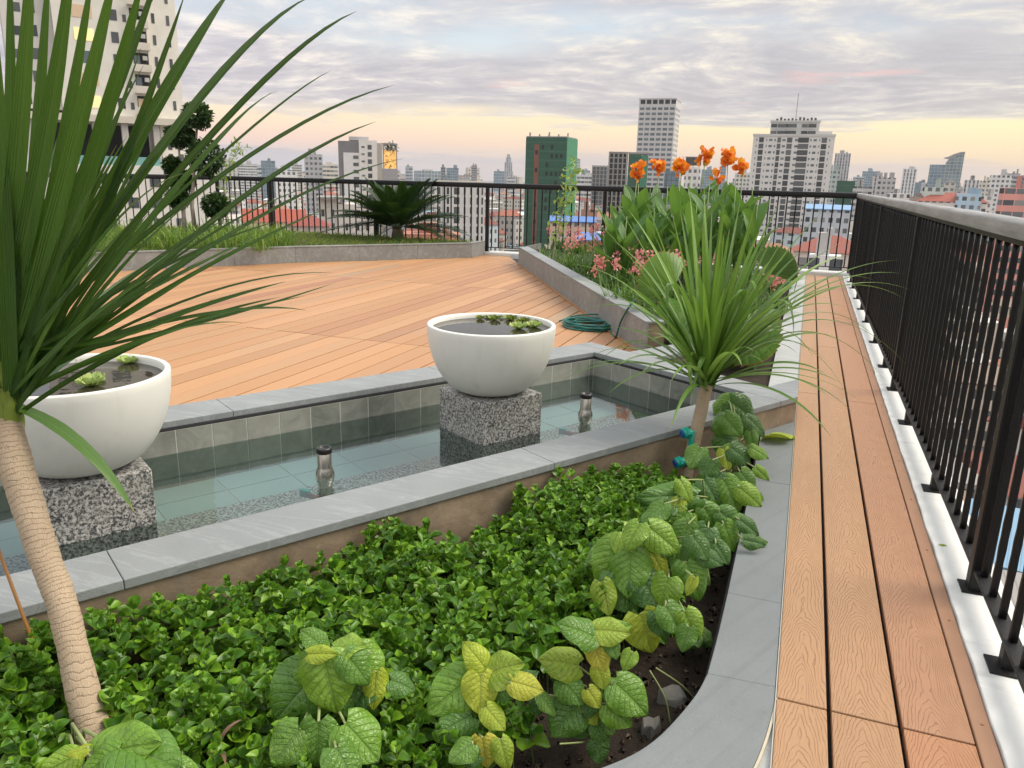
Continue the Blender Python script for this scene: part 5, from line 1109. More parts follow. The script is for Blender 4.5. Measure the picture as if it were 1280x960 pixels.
def ztop(px, py, dist): return atd(px, py, dist)[2]
def tower(px0, px1, py, dist, label, cat='tower', depth=None, style='grid', tint=(.5, .5, .5), bay=3.2, storey=3.2, rot=0.0, parts=(), name='tower', crown=None, roofbits=2, group=None):
    c, W, rz = place(px0, px1, dist, rot); D = depth or W*.8; zt = ztop((px0+px1)/2, py, dist); h = zt-GZ
    if rot: W = W/(abs(math.cos(rot))+abs(math.sin(rot))*D/W*1.0)
    r = empty(name, (c[0], c[1], GZ), label, cat, group, rz); m = MB(); m.box(-W/2, W/2, 0, D, 0, h)
    o = m.build('body', FA[style], r); o['tint'] = list(tint); o['bay'] = bay; o['storey'] = storey
    m = MB(); k = False
    for i in range(roofbits):
        a = RNG.uniform(-.35, .2)*W; w = RNG.uniform(.12, .3)*W; m.box(a, a+w, D*.2, D*.7, h+.001, h+RNG.uniform(1.5, 4)); k = True
    if k: o = m.build('roof_plant_room', M_WALLT, r); o['tint'] = list(np.array(tint)*.8)
    return r, W, D, h
def windows(r, W, h, cols, floors, zt, sto, wh, mt, face='front', x0=0, D=0, name='window', lim=100):
    """cols: list of (u, width) along the face; separate window parts from the top down, the rest merged."""
    me = {}; n = 0; rest = MB()
    for f in range(floors):
        z = zt-sto*(f+.62)
        for (u, w) in cols:
            if n < lim:
                key = round(w, 2)
                if key not in me:
                    mm = MB(); mm.box(-w/2, w/2, -.06, .06, -wh/2, wh/2) if face == 'front' else mm.box(-.06, .06, -w/2, w/2, -wh/2, wh/2); me[key] = mm.mesh(name, mt)
                link(name, me[key], None, r, (u, 0, z) if face == 'front' else (x0, u, z)); n += 1
            else:
                if face == 'front': rest.box(u-w/2, u+w/2, -.06, .06, z-wh/2, z+wh/2)
                else: rest.box(x0-.06, x0+.06, u-w/2, u+w/2, z-wh/2, z+wh/2)
    if rest.v: o = rest.build(name+'s_below', mt, r); o['kind'] = 'stuff'
def part(r, name, mt, boxes, tint=None, bevel=0):
    m = MB()
    for b in boxes: m.box(*b)
    o = m.build(name, mt, r, bevel=bevel)
    if tint: o['tint'] = list(tint)
    return o
# ---- white residential tower on the right
c, W, rz = place(938, 1033, 410, .0); zt = ztop(985, 171, 410); h = zt-GZ; D = 26
r = empty('white_tower', (c[0], c[1], GZ), 'white residential tower with dark balcony stripes and stepped roof, right of the cannas', 'tower', None, rz)
o = part(r, 'body', M_WALLT, [(-W/2, W/2, 0, D, 0, h)], (.74, .73, .71))
sto = 3.15; cols = []; L = W/2
dark = [(-.395, .06), (-.175, .045), (-.045, .065), (.125, .13), (.375, .065)]; small = [(-.455, .012), (-.33, .012), (-.28, .04), (-.225, .02), (-.115, .04), (.04, .04), (.215, .018), (.265, .04), (.32, .012), (.44, .012)]
windows(r, W, h, [(u*W, w*W) for u, w in dark], 34, h, sto, 2.55, M_GLASSD, name='balcony_recess')
windows(r, W, h, [(u*W, w*W) for u, w in small], 34, h, sto, 1.15, M_GLASSB)
part(r, 'roof_step', M_WALLT, [(-.30*W, .30*W, 3, D-3, h, h+7.2), (.0, .46*W, 2, D-2, h+.01, h+2.6)], (.70, .70, .68)); part(r, 'parapet', M_WALLT, [(-W/2-.3, W/2+.3, -.3, .05, h-.2, h+1.1), (-.31*W, .31*W, 2.6, 3.0, h+7, h+8.1)], (.60, .60, .58))
windows(r, W, h, [(-.255*W, 3), (-.15*W, 5), (-.04*W, 5), (.12*W, 3), (.21*W, 4)], 2, h+7.4, 3.5, 1.8, M_GLASSD, name='penthouse_window')
part(r, 'roof_structure', M_GLASSD, [(-.24*W+i*1.9, -.24*W+i*1.9+1.1, 4, 8, h+8, h+8+RNG.uniform(.8, 2.2)) for i in range(11)]); m = MB(); m.tube([(0, 8, h+8), (0, 8, h+22)], .18, 6); m.build('mast', M_CONC, r)
# ---- tall pale tower in the middle
c, W, rz = place(789, 841, 540, .0); zt = ztop(817, 126, 540); h = zt-GZ; D = 24; W *= .86
r = empty('grid_tower', (c[0], c[1], GZ), 'tallest pale grey tower with a regular window grid and open roof frame, mid skyline', 'tower', None, rz-.16)
part(r, 'body', M_WALLT, [(-W/2, W/2, 0, D, 0, h)], (.60, .60, .60))
fl = 31; sto = 3.35; win = [((k-2.5)*W/6.1, W/6.1*.74) for k in range(6)]
windows(r, W, h-4.4, win, 24, h-4.4, sto, 1.7, M_GLASSB); windows(r, W, h, [(D*(k+.5)/4, D/4*.7) for k in range(4)], 24, h-4.4, sto, 1.7, M_GLASSB, 'side', W/2, D)
part(r, 'roof_frame', M_WALLT, [(-W/2-.3, W/2+.3, -.3, D+.3, h-.5, h+.3)], (.55, .55, .55)); part(r, 'roof_void', M_DARKV, [(-W/2+1+i*W/6, -W/2+1+i*W/6+W/8, -.08, .05, h-3.4, h-.7) for i in range(6)])
# ---- tower wrapped in green netting
c, W, rz = place(648, 714, 300, .0); zt = ztop(681, 171, 300); h = zt-GZ; D = 16; W *= .80
r = empty('netted_tower', (c[0], c[1], GZ), 'unfinished tower wrapped in green safety netting with a red lift shaft', 'building under construction', None, rz-.30)
part(r, 'netting', M_NET, [(-W/2, W/2, 0, D, 0, h-.4)]); part(r, 'bright_net_panel', M_NETL, [(W/2, W/2+.12, .3, D-.3, 0, h-.5)]); part(r, 'lift_shaft', M_ORANGEB, [(-.28*W, -.17*W, -.15, .05, 10, h-3)])
part(r, 'floor_slab', M_CONC, [(-W/2+.2, W/2-.2, .2, D-.2, h-.4, h)]); [part(r, 'roof_column', M_CONC, [(-W/2+1+i*2.6, -W/2+1.5+i*2.6, 1+(i % 3)*4, 1.5+(i % 3)*4, h, h+RNG.uniform(.8, 2.0))]) for i in range(6)]
openm = MB(); openm.box(-.5, .5, -.05, .05, -.8, .8); ome = openm.mesh('window_opening', M_DARKV)
for f in range(14):
    for k in range(5):
        if RNG.random() < .35: link('window_opening', ome, None, r, ((-.08+.115*k)*W, 0, h-4-3.3*f))
    if f % 2 == 0: link('window_opening', ome, None, r, (-.225*W, -.16, h-6-3.3*f))
# ---- concrete frame and its neighbours
def frame_tower(px0, px1, py, dist, label, fl=20, mt=None):
    c, W, rz = place(px0, px1, dist); zt = ztop((px0+px1)/2, py, dist); h = zt-GZ; D = W*.9; r = empty('concrete_frame', (c[0], c[1], GZ), label, 'building under construction', None, rz)
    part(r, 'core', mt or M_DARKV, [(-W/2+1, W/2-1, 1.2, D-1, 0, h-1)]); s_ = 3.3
    for f in range(min(fl, int(h/s_))): part(r, 'floor_slab', M_CONC, [(-W/2, W/2, 0, D, h-s_*f-.6, h-s_*f)])
    part(r, 'columns', M_CONC, [(-W/2+.1+i*(W-1)/4, -W/2+1.0+i*(W-1)/4, .1, .9, 0, h-.7) for i in range(5)]); return r
frame_tower(759, 783, 190, 480, 'bare concrete tower frame left of the tallest tower'); frame_tower(739, 759, 207, 620, 'blue-grey half clad tower left of the bare concrete frame', 22, M_GLASSB)
c, W, rz = place(784, 808, 430); zt = ztop(796, 193, 430); h = zt-GZ
r = empty('netted_block', (c[0], c[1], GZ), 'narrow block in bright green netting at the foot of the tallest tower', 'building under construction', None, rz); part(r, 'netting', M_NET, [(-W/2, W*.15, 0, 10, 0, h)]); part(r, 'bright_net_panel', M_NETL, [(W*.15+.01, W/2, -.1, 10, 0, h-.6)]); part(r, 'roof_edge', M_CONC, [(-W/2-.2, W/2+.2, -.2, 10.2, h+.01, h+1.0)])
c, W, rz = place(855, 874, 380); zt = ztop(864, 196, 380); h = zt-GZ
r = empty('billboard_building', (c[0], c[1], GZ), 'white building topped by a dark slanted rooftop billboard, behind the canna blooms', 'building', None, rz); o = part(r, 'body', FA['grid'], [(-W/2, W/2, 0, 9, 0, h-5)], (.70, .69, .66)); o['bay'] = 2.5; o['storey'] = 3.3; part(r, 'billboard', M_GLASSD, [(-W/2, W/2, .2, .6, h-4.2, h-.4)]); part(r, 'billboard_frame', M_CONC, [(-W/2-.3, W/2+.3, .0, .8, h-.39, h), (-.2, .2, .65, 1, h-5, h-.4)])
# ---- mid left white building with grey band and a golden lit panel
c, W, rz = place(425, 497, 350); zt = ztop(455, 176, 350); h = zt-GZ; k = W/72
r = empty('white_apartment_block', (c[0], c[1], GZ), 'white apartment block with grey top band, balcony column and golden lit roof mural', 'building', None, rz); X = lambda px: (px-461)*k
part(r, 'grey_frame', M_WALLT, [(X(425), X(450), 0, 16, 0, h-.5)], (.20, .20, .21)); part(r, 'white_panel', M_WALLT, [(X(431), X(450), -.25, .0, 0, h-5.5)], (.74, .74, .73)); part(r, 'white_wall', M_WALLT, [(X(450)+.01, X(472), -.4, 15, 0, h)], (.76, .74, .70)); part(r, 'cream_pier', M_WALLT, [(X(472)+.01, X(478), -.2, 15, 0, h-1)], (.45, .42, .36)); part(r, 'right_wing', M_WALLT, [(X(478)+.01, X(497), .2, 15, 0, h-12)], (.36, .36, .37))
windows(r, W, h, [(X(446), k*6.5)], 16, h-5.5, 3.1, 1.5, M_GLASSD); windows(r, W, h, [(X(463), k*5)], 18, h-1, 3.1, 2.0, M_GLASSD, name='balcony'); windows(r, W, h, [(X(455), k*4)], 18, h-1, 3.1, .8, M_GLASSB, name='narrow_window')
for o in list(r.children):
    if o.name.startswith(('balcony', 'narrow')): o.location.y = -.40
    elif o.name.startswith('window'): o.location.y = -.26
part(r, 'roof_block', M_WALLT, [(X(438), X(462), 3, 12, h, h+1.6)], (.5, .5, .5)); part(r, 'mural_frame', M_CONC, [(X(479), X(480.2), .3, 1.5, h-12, h-1.5), (X(495.5), X(496.7), .3, 1.5, h-12, h-1.5), (X(479), X(497), .3, 1.5, h-1.5, h-.9)])
def fn(nt, b):
    o = nt.obj(); n = nt.noise(nt.vmul(o, (.9, .9, .55)), 1, 5, .7, 1.0); c = nt.ramp(n, [(.40, (.12, .08, .05)), (.48, (.75, .33, .05)), (.56, (.95, .62, .20)), (.64, (.22, .12, .06))]); P(nt, b, col=c, rough=.5, emit=c, estr=.5)
part(r, 'lit_mural', mat('golden_lit_mural', fn), [(X(480.3), X(495.4), .6, .9, h-11.9, h-4)])
lb = LB(); T, uv = tmpl(3, 4, ([0, .35, .7, 1], [.2, .9, .8, .05]), lambda u, v, w: -.2*v*v)
for q0 in (483, 488, 493):
    cc = np.array([X(q0), 1.2, h-2.6]); v = RNG.normal(0, 1, (110, 3)); lb.inst(T, uv, 3, 4, np.array([frame(nrm(q), RNG.normal(0, 1, 3), .5, .7) for q in v]), cc+v*np.array([.8, .6, .7]))
o = link('roof_garden', mesh_np('roof_garden', np.concatenate(lb.V), [np.concatenate(lb.Q)], np.concatenate(lb.U), True, M_TOPI), None, r)
# ---- white slab block with dark vertical window strips (seen through the railing)
c, W, rz = place(545, 606, 260); zt = ztop(575, 229, 260); h = zt-GZ; k = W/61; X = lambda px: (px-575.5)*k
r = empty('striped_block', (c[0], c[1], GZ), 'white block with dark vertical window stripes behind the gap in the planters', 'building', None, rz); part(r, 'body', M_WALLT, [(-W/2, W/2, 0, 12, 0, h)], (.76, .75, .72)); part(r, 'roof_parapet', M_WALLT, [(-W/2-.2, W/2+.2, -.2, 12.2, h, h+.7)], (.66, .6, .5)); part(r, 'grey_bay', M_WALLT, [(X(553), X(557), -.12, .05, 0, h-.8)], (.42, .43, .46))
windows(r, W, h, [(X(549), k*3.2), (X(560), k*3), (X(571), k*7), (X(581), k*2.4), (X(589), k*2.4), (X(597), k*2.2), (X(603), k*2)], 10, h-.6, 3.2, 2.3, M_GLASSD)
# ---- low white block left of the sago palm
c, W, rz = place(398, 472, 170); zt = ztop(440, 247, 170); h = zt-GZ; k = W/74; X = lambda px: (px-435)*k
r = empty('white_house_block', (c[0], c[1], GZ), 'white flat-roofed block with overhanging roof, behind the railing left of the sago palm', 'building', None, rz); part(r, 'body', M_WALLT, [(X(398), X(422), .5, 12, 0, h-.5), (X(422), X(472), 0, 12, 0, h-1.5)], (.70, .68, .64)); part(r, 'flat_roof', M_WALLT, [(X(396), X(434), -1, 12.5, h-.5, h)], (.30, .29, .28))
windows(r, W, h, [(X(403), k*4), (X(415), k*4), (X(432), k*3), (X(446), k*3), (X(458), k*4)], 7, h-1.6, 3.0, 1.5, M_GLASSD)
for o in r.children:
    if o.name.startswith('window') and o.location.x < X(422): o.location.y = .5
# ---- simple placed towers of the skyline
sk = [(382, 404, 193, 480, 'grid', (.42, .42, .43), 'dark and white chequered tower left of the white apartment block', 0), (300, 322, 205, 900, 'ribbon', (.62, .62, .60), 'hazy pale tower group at the left end of the skyline', 0), (328, 345, 201, 700, 'glass', (.3, .34, .36), 'dark framed glass block left of the chequered tower', 0), (345, 372, 214, 430, 'grid', (.74, .73, .70), 'white mid-rise behind the railing under the palm blade tips', 0), (366, 378, 206, 1000, 'ribbon', (.55, .53, .48), 'hazy beige slab beside the chequered tower', 0),
      (507, 516, 208, 1500, 'ribbon', (.38, .42, .47), 'small blue-grey slab right of the golden mural', 0), (551, 557, 209, 900, 'ribbon', (.25, .26, .28), 'dark narrow slab left of the blue glass block', 0), (558, 573, 210, 900, 'glass', (.4, .45, .5), 'blue glass block on the skyline above the striped block', 0), (589, 596, 207, 1100, 'ribbon', (.33, .32, .33), 'slim grey tower left of the stepped spire tower', 0), (617, 630, 214, 1600, 'glass', (.35, .42, .5), 'low blue block left of the stepped spire tower', 0), (633, 644, 222, 1300, 'ribbon', (.6, .6, .6), 'pale low block at the foot of the stepped spire tower', 0),
      (716, 724, 199, 1700, 'ribbon', (.5, .5, .52), 'slim hazy tower right of the netted tower', 0), (726, 737, 213, 1500, 'glass', (.4, .45, .5), 'hazy blue block right of the slender shrub', 0), (830, 848, 214, 460, 'glass', (.10, .10, .11), 'dark block between the canna blooms', 0), (876, 890, 212, 900, 'glass', (.38, .48, .52), 'pale teal glass block behind the tallest canna', 0), (899, 906, 207, 900, 'glass', (.38, .48, .52), 'slim teal block between the two tallest canna blooms', 0), (918, 938, 216, 600, 'grid', (.66, .65, .62), 'white gridded block left of the white residential tower', 0),
      (1040, 1058, 192, 800, 'strip', (.48, .48, .50), 'slim twin grey tower just right of the white residential tower', 0), (1031, 1047, 213, 520, 'grid', (.42, .50, .49), 'grey-green gridded block at the right foot of the white residential tower', 0), (1066, 1079, 221, 900, 'ribbon', (.46, .53, .55), 'pale blue low tower above the railing corner', 0), (1077, 1096, 214, 1000, 'glass', (.42, .5, .54), 'pale blue broad tower right of the railing corner', 0), (1090, 1102, 220, 600, 'strip', (.52, .51, .50), 'slim grey stone tower before the pale blue one', 0), (1098, 1118, 222, 480, 'grid', (.47, .46, .46), 'grey stepped apartment tower with white windows', 0),
      (1127, 1143, 211, 700, 'strip', (.70, .70, .70), 'slim white striped tower with dark cap', 0), (1141, 1162, 228, 1100, 'glass', (.2, .25, .3), 'dark blue low slab left of the curved glass tower', 0), (1156, 1181, 234, 300, 'grid', (.55, .63, .57), 'pale green apartment block in front of the curved glass tower', 0), (1181, 1194, 229, 420, 'grid', (.52, .50, .45), 'grey-beige block at the foot of the curved glass tower', 0), (1206, 1223, 225, 600, 'strip', (.62, .61, .60), 'pale grey tower right of the curved glass tower', 0), (1226, 1240, 226, 560, 'grid', (.60, .56, .46), 'cream block left of the big white slab', 0), (1238, 1262, 219, 520, 'grid', (.68, .68, .68), 'big white gridded slab at the right skyline', 0), (1258, 1272, 217, 560, 'ribbon', (.42, .42, .43), 'grey slab behind the big white one at right', 0), (1272, 1290, 222, 600, 'ribbon', (.2, .21, .23), 'dark slab at the right edge of the skyline', 0),
      (1200, 1228, 242, 290, 'grid', (.42, .58, .70), 'light blue apartment block beyond the right railing', 0), (1254, 1290, 235, 210, 'ribbon', (.72, .33, .28), 'salmon pink apartment block at the right edge', 0), (1226, 1244, 245, 330, 'grid', (.70, .70, .68), 'low white block between the blue and the pink blocks', 0), (1112, 1138, 242, 330, 'grid', (.72, .71, .69), 'low white block with small windows above the right handrail', 0), (1068, 1090, 233, 420, 'ribbon', (.50, .50, .5), 'low grey block directly above the railing corner', 0), (1138, 1158, 246, 360, 'grid', (.36, .27, .22), 'brown low block above the right handrail', 0), (1024, 1062, 322, 95, 'grid', (.76, .75, .73), 'near white wall seen between the last bars at the railing corner', 0), (728, 748, 262, 330, 'grid', (.52, .28, .2), 'brick coloured block behind the canna clump', 0)]
for a, b_, y, d, st_, tn, lab, ro in sk: tower(a, b_, y, d, lab, 'building', style=st_, tint=tn, name='city_block', storey=3.1 if d < 1200 else 6, bay=2.7 if d < 1200 else 6, rot=ro)
# green netted block, stepped spire tower, curved glass tower
c, W, rz = place(1047, 1068, 440); h = ztop(1057, 226, 440)-GZ; r = empty('netted_block', (c[0], c[1], GZ), 'low block in dull green netting left of the railing corner', 'building under construction', None, rz); part(r, 'netting', M_NET, [(-W/2, W/2, 0, 12, 0, h)]); part(r, 'scaffold_top', M_CONC, [(-W/2+i*W/8, -W/2+i*W/8+.25, 1, 1.3, h+.002, h+1.4) for i in range(8)])
c, W, rz = place(629, 641, 1900); r = empty('spire_tower', (c[0], c[1], GZ), 'hazy stepped spire tower left of the green netted tower', 'tower', None, rz)
for i, (f, yt) in enumerate(((1, 214), (.8, 203), (.55, 197), (.3, 193))): z1 = ztop(635, yt, 1900)-GZ; o = part(r, 'tier', FA['strip'], [(-W/2*f, W/2*f, W/2*(1-f), W/2*(1+f), 0, z1-i*.01)], (.42, .43, .46)); o['bay'] = 5.0; o['storey'] = 7.0
c, W, rz = place(1161, 1197, 950); k = W/36; X = lambda px: (px-1179)*k; zz = lambda y: ztop(1180, y, 950)-GZ
r = empty('curved_glass_tower', (c[0], c[1], GZ), 'tall curved glass tower with sail-shaped roof on the right skyline', 'tower', None, rz); o = part(r, 'lower_wing', FA['glass'], [(X(1161), X(1178), 0, 20, 0, zz(206))], (.3, .36, .42)); o['bay'] = 4.0; o['storey'] = 4.0
m = MB(); pts = [(X(1178)+.05, 0), (X(1197), 0), (X(1197), zz(191)), (X(1192), zz(192.5)), (X(1186), zz(195)), (X(1181), zz(199)), (X(1178)+.05, zz(203))]; n = len(pts)
m.add([(x, 1, z) for x, z in pts]+[(x, 22, z) for x, z in pts], [tuple(range(n)), tuple(range(2*n-1, n-1, -1))]+[(i, n+i, n+(i+1) % n, (i+1) % n) for i in range(n)]); o = m.build('sail_wing', FA['glass'], r); o['tint'] = [.42, .42, .36]; o['bay'] = 4.0; o['storey'] = 4.0
m = MB(); pts = [(X(1175), zz(197.5)), (X(1183), zz(199)), (X(1190), zz(194)), (X(1197.5), zz(190)), (X(1192), zz(190.3)), (X(1185), zz(193)), (X(1180), zz(196))]; n = len(pts); m.add([(x, .2, z) for x, z in pts]+[(x, 22.5, z) for x, z in pts], [tuple(range(n)), tuple(range(2*n-1, n-1, -1))]+[(i, n+i, n+(i+1) % n, (i+1) % n) for i in range(n)]); o = m.build('sail_roof', M_WALLT, r); o['tint'] = [.33, .33, .34]
# ---- near cream tower at the left
DT = 119.0; c, W0, rz = place(45, 236, DT); k = DT/F; X = lambda px: (px-140)*k; Z = lambda py: ztop(140, py, DT)-GZ
r = empty('cream_tower', (c[0], c[1], GZ), 'big cream apartment tower with balconies and open podium behind the near palm', 'tower', None, rz+.10)
zp_, zb_ = Z(146), Z(206); HT_ = zp_+62; CRM = (.76, .74, .67)
part(r, 'main_wall', M_WALLT, [(X(96), X(196), 0, 18, zp_, HT_)], CRM); part(r, 'left_wing', M_WALLT, [(X(46), X(96)-.02, 1.5, 16, zp_+.5, HT_)], (.66, .64, .60)); part(r, 'right_wing', M_WALLT, [(X(196)+.02, X(232), .8, 18, zp_-1, HT_)], (.79, .765, .69))
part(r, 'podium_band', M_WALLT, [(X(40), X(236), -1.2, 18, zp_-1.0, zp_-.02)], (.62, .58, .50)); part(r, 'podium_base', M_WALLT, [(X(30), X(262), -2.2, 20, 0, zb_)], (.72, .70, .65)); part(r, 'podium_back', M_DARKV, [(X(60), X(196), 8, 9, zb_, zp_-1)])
for px in (58, 96, 128, 160, 196): part(r, 'column', M_WALLT, [(X(px)-.45, X(px)+.45, -.6, .4, zb_+.01, zp_-1.0)], (.52, .50, .46))
part(r, 'podium_room', FA['strip'], [(X(199), X(232), 0, 16, zb_+.01, zp_-1.01)], (.70, .66, .58)).update_tag(); o = [q for q in r.children if q.name.startswith('podium_room')][0]; o['bay'] = 1.6; o['storey'] = 4.2
part(r, 'glass_balustrade', mat('teal_balustrade_glass', lambda nt, b: P(nt, b, col=(.16, .34, .32), rough=.1)), [(X(60), X(196), -1.9, -1.84, zb_, zb_+1.25)])
wm = {}
def wn(px, z, w, hh, y, mt=M_GLASSD, nm='window'):
    key = (w, hh, mt.name, nm)
    if key not in wm:
        q = MB(); q.box(-w/2, w/2, -.05, .05, -hh/2, hh/2); wm[key] = q.mesh(nm, mt)
    return link(nm, wm[key], None, r, (X(px), y, z))
M_LITW = mat('lit_window', lambda nt, b: P(nt, b, col=(.85, .70, .36), rough=.3, emit=(1, .74, .30), estr=.35)); M_CURT = mat('curtained_window', lambda nt, b: P(nt, b, col=(.62, .46, .30), rough=.4))
bmesh_ = None
for f in range(11):
    z = zp_+1.9+3.1*f
    wn(160, z, 1.0, 1.5, 0); wn(205, z+.3, .45, 1.4, .8); wn(222, z+.2, .45, 1.4, .8); wn(172, z-.3, .5, 1.0, 0)
    wn(127, z, 2.6, 1.7, 0, M_LITW if f in (0, 3) else (M_CURT if f in (1, 4) else M_GLASSB), 'wide_window'); wn(75, z, 1.2, 1.5, 1.5); wn(60, z-.2, 1.4, 1.2, 1.5, M_CURT if f == 1 else M_GLASSD, 'wing_window')
    # recessed balcony with parapet, slab and an outdoor air unit
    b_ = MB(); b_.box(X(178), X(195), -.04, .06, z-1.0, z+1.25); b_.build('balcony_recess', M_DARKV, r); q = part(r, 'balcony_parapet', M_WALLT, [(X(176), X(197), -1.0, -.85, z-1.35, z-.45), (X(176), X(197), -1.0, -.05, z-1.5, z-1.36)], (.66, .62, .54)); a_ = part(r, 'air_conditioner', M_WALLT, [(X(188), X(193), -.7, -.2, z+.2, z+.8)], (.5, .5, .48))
    wn(182, z, .8, 1.7, -.06, M_CURT if f % 3 == 0 else M_GLASSB, 'balcony_door')
for i in range(7):
    for j in range(4): wn(52+i*27, zb_-2.4-3.2*j, 1.5, 1.6, -2.2, M_GLASSD, 'lower_window')
# ---- red roofed villa and dark trees left of the sago palm
def house(px, py, dist, w, d, hh, wall, roof, label, kind='hip', rot=0.0, group=None, name='low_house', pos=None):
    c = atd(px, py, dist) if pos is None else pos; az = math.atan2(c[0], c[1]); zr = c[2]; H = max(3.0, zr-GZ) if pos is None else hh
    r = link(name, (lambda m_: m_.box(-w/2, w/2, -d/2, d/2, 0, H).mesh(name, FA['grid']))(MB()), None, None, (c[0], c[1], GZ)); r.rotation_euler[2] = -az+rot; r['tint'] = list(wall); r['bay'] = 2.4; r['storey'] = 3.3; tag(r, label, 'house', group)
    m = MB(); e = .5; rh = min(w, d)*.28
    if kind == 'hip':
        a = max(0, (w-d)/2); v = [(-w/2-e, -d/2-e, H), (w/2+e, -d/2-e, H), (w/2+e, d/2+e, H), (-w/2-e, d/2+e, H), (-a-.1, 0, H+rh), (a+.1, 0, H+rh)]; m.add(v, [(0, 1, 5, 4), (1, 2, 5), (2, 3, 4, 5), (3, 0, 4), (3, 2, 1, 0)])
    elif kind == 'gable':
        v = [(-w/2-e, -d/2-e, H), (w/2+e, -d/2-e, H), (w/2+e, d/2+e, H), (-w/2-e, d/2+e, H), (-w/2-e, 0, H+rh), (w/2+e, 0, H+rh)]; m.add(v, [(0, 1, 5, 4), (1, 2, 5), (2, 3, 4, 5), (3, 0, 4), (3, 2, 1, 0)])
    elif kind == 'shed': m.add([(-w/2-e, -d/2-e, H+.3), (w/2+e, -d/2-e, H+.3), (w/2+e, d/2+e, H+1.6), (-w/2-e, d/2+e, H+1.6), (-w/2-e, -d/2-e, H+.02), (w/2+e, -d/2-e, H+.02), (w/2+e, d/2+e, H+.02), (-w/2-e, d/2+e, H+.02)], [(0, 1, 2, 3), (7, 6, 5, 4), (0, 4, 5, 1), (1, 5, 6, 2), (2, 6, 7, 3), (3, 7, 4, 0)])
    else: m.box(-w/2-.1, w/2+.1, -d/2-.1, d/2+.1, H+.002, H+.35); m.box(-w*.25, w*.1, -d*.2, d*.25, H+.36, H+2.6); m.tube([(w*.25, 0, H+.3), (w*.25, 0, H+1.7)], .7, 10)
    o = m.build('roof', M_ROOFT, r); o['tint'] = list(roof); PLACED.append((c[0], c[1], max(w, d)*.62)); return r
house(343, 276, 150, 11, 8, 0, (.72, .60, .44), (.36, .085, .055), 'cream villa with bright red hipped roof behind the grass tufts at left', 'gable'); house(386, 281, 135, 7, 6, 0, (.6, .5, .45), (.28, .075, .06), 'small house with dark red roof right of the cream villa', 'hip'); house(1190, 252, 300, 24, 12, 0, (.68, .66, .62), (.36, .10, .07), 'long low building with dark red hipped roof above the right handrail', 'hip')
house(716, 277, 260, 15, 10, 0, (.62, .5, .4), (.10, .22, .55), 'low warehouse with blue roof between the netted tower and the cannas', 'shed'); house(745, 300, 190, 9, 7, 0, (.6, .12, .12), (.12, .22, .5), 'red and white shop with blue awning roof left of the cannas', 'shed'); house(540, 293, 170, 12, 9, 0, (.58, .28, .17), (.45, .2, .14), 'terracotta brick house right of the sago palm', 'flat')
house(1038, 313, 115, 10, 8, 0, (.7, .62, .55), (.30, .10, .075), 'house with red-brown roof seen through the corner bars', 'hip'); house(1035, 262, 260, 14, 10, 0, (.5, .55, .6), (.22, .38, .62), 'low building with pale blue roof below the grey-green block', 'shed')
# ---- low city fabric
WALLS = [(.70, .69, .66), (.62, .60, .55), (.72, .66, .55), (.55, .54, .53), (.66, .55, .45), (.72, .72, .71), (.45, .44, .43), (.58, .66, .68)]
ROOFS = [((.31, .095, .065), 'red', 'hip'), ((.24, .075, .055), 'dark red', 'gable'), ((.37, .15, .095), 'orange-red', 'hip'), ((.48, .48, .47), 'grey', 'flat'), ((.64, .63, .60), 'white', 'flat'), ((.30, .29, .28), 'dark grey', 'shed'), ((.20, .36, .52), 'blue', 'shed'), ((.55, .55, .54), 'pale metal', 'shed'), ((.26, .19, .15), 'brown', 'shed')]
def zone(px):
    for a, b, t in ((-9999, 200, 'beyond the left railing below the cream tower'), (200, 420, 'beyond the left railing by the cream villa'), (420, 560, 'behind the sago palm'), (560, 650, 'seen through the railing at the gap in the planters'), (650, 720, 'around the netted tower'), (720, 930, 'behind the cannas'), (930, 1072, 'through the bars at the railing corner'), (1072, 1290, 'beyond the right railing'), (1290, 99999, 'outside beyond the right railing')):
        if a <= px < b: return t
def pxof(p):
    d = np.asarray(p)-CAM; return 640+F*(d@CR)/(d@CW), 480-F*(d@CU)/(d@CW), d@CW
def free(x, y, r_):
    for a, b, c_ in PLACED:
        if (x-a)**2+(y-b)**2 < (r_+c_)**2: return False
    return True
n = 0; tries = 0
while n < 296 and tries < 9000:
    tries += 1
    if n < 120: az = math.radians(RNG.uniform(-62, 22)); d = RNG.uniform(85, 330)**1.0
    elif n < 190: az = math.radians(RNG.uniform(5, 62)); d = 24+RNG.uniform(0, 1)**1.3*190
    else: az = math.radians(RNG.uniform(-58, 20)); d = RNG.uniform(300, 760)
    x, y = d*math.sin(az), d*math.cos(az); w, dd = RNG.uniform(7, 15), RNG.uniform(6, 12)
    if d > 300: w *= 1.6; dd *= 1.4
    if not free(x, y, max(w, dd)*.56) or (y < 15 and x < 12): continue
    hh = RNG.choice([6.5, 9.5, 10, 13, 16.5], p=[.25, .3, .2, .15, .1])+RNG.uniform(-.5, .5)+(4 if d > 300 and RNG.random() < .3 else 0)
    if 1072 < pxof((x, y, GZ+hh))[0]: hh = min(hh, 17)
    rf = ROOFS[int(RNG.choice(9, p=[.16, .12, .1, .15, .17, .09, .06, .1, .05]))]; wl = WALLS[int(RNG.integers(0, 8))]; px, py, dz = pxof((x, y, GZ+hh)); zt = zone(px)
    house(0, 0, 0, w, dd, hh, wl, rf[0], '%s house, %s roof, %s' % ('low' if hh < 11 else 'tall narrow' if w < 10 else 'three-storey', rf[1], zt), rf[2], RNG.normal(0, .35)+(PI/2 if RNG.random() < .3 else 0), 'houses '+zt, pos=np.array([x, y, 0])); n += 1
VW = []; FW = []; WM = []
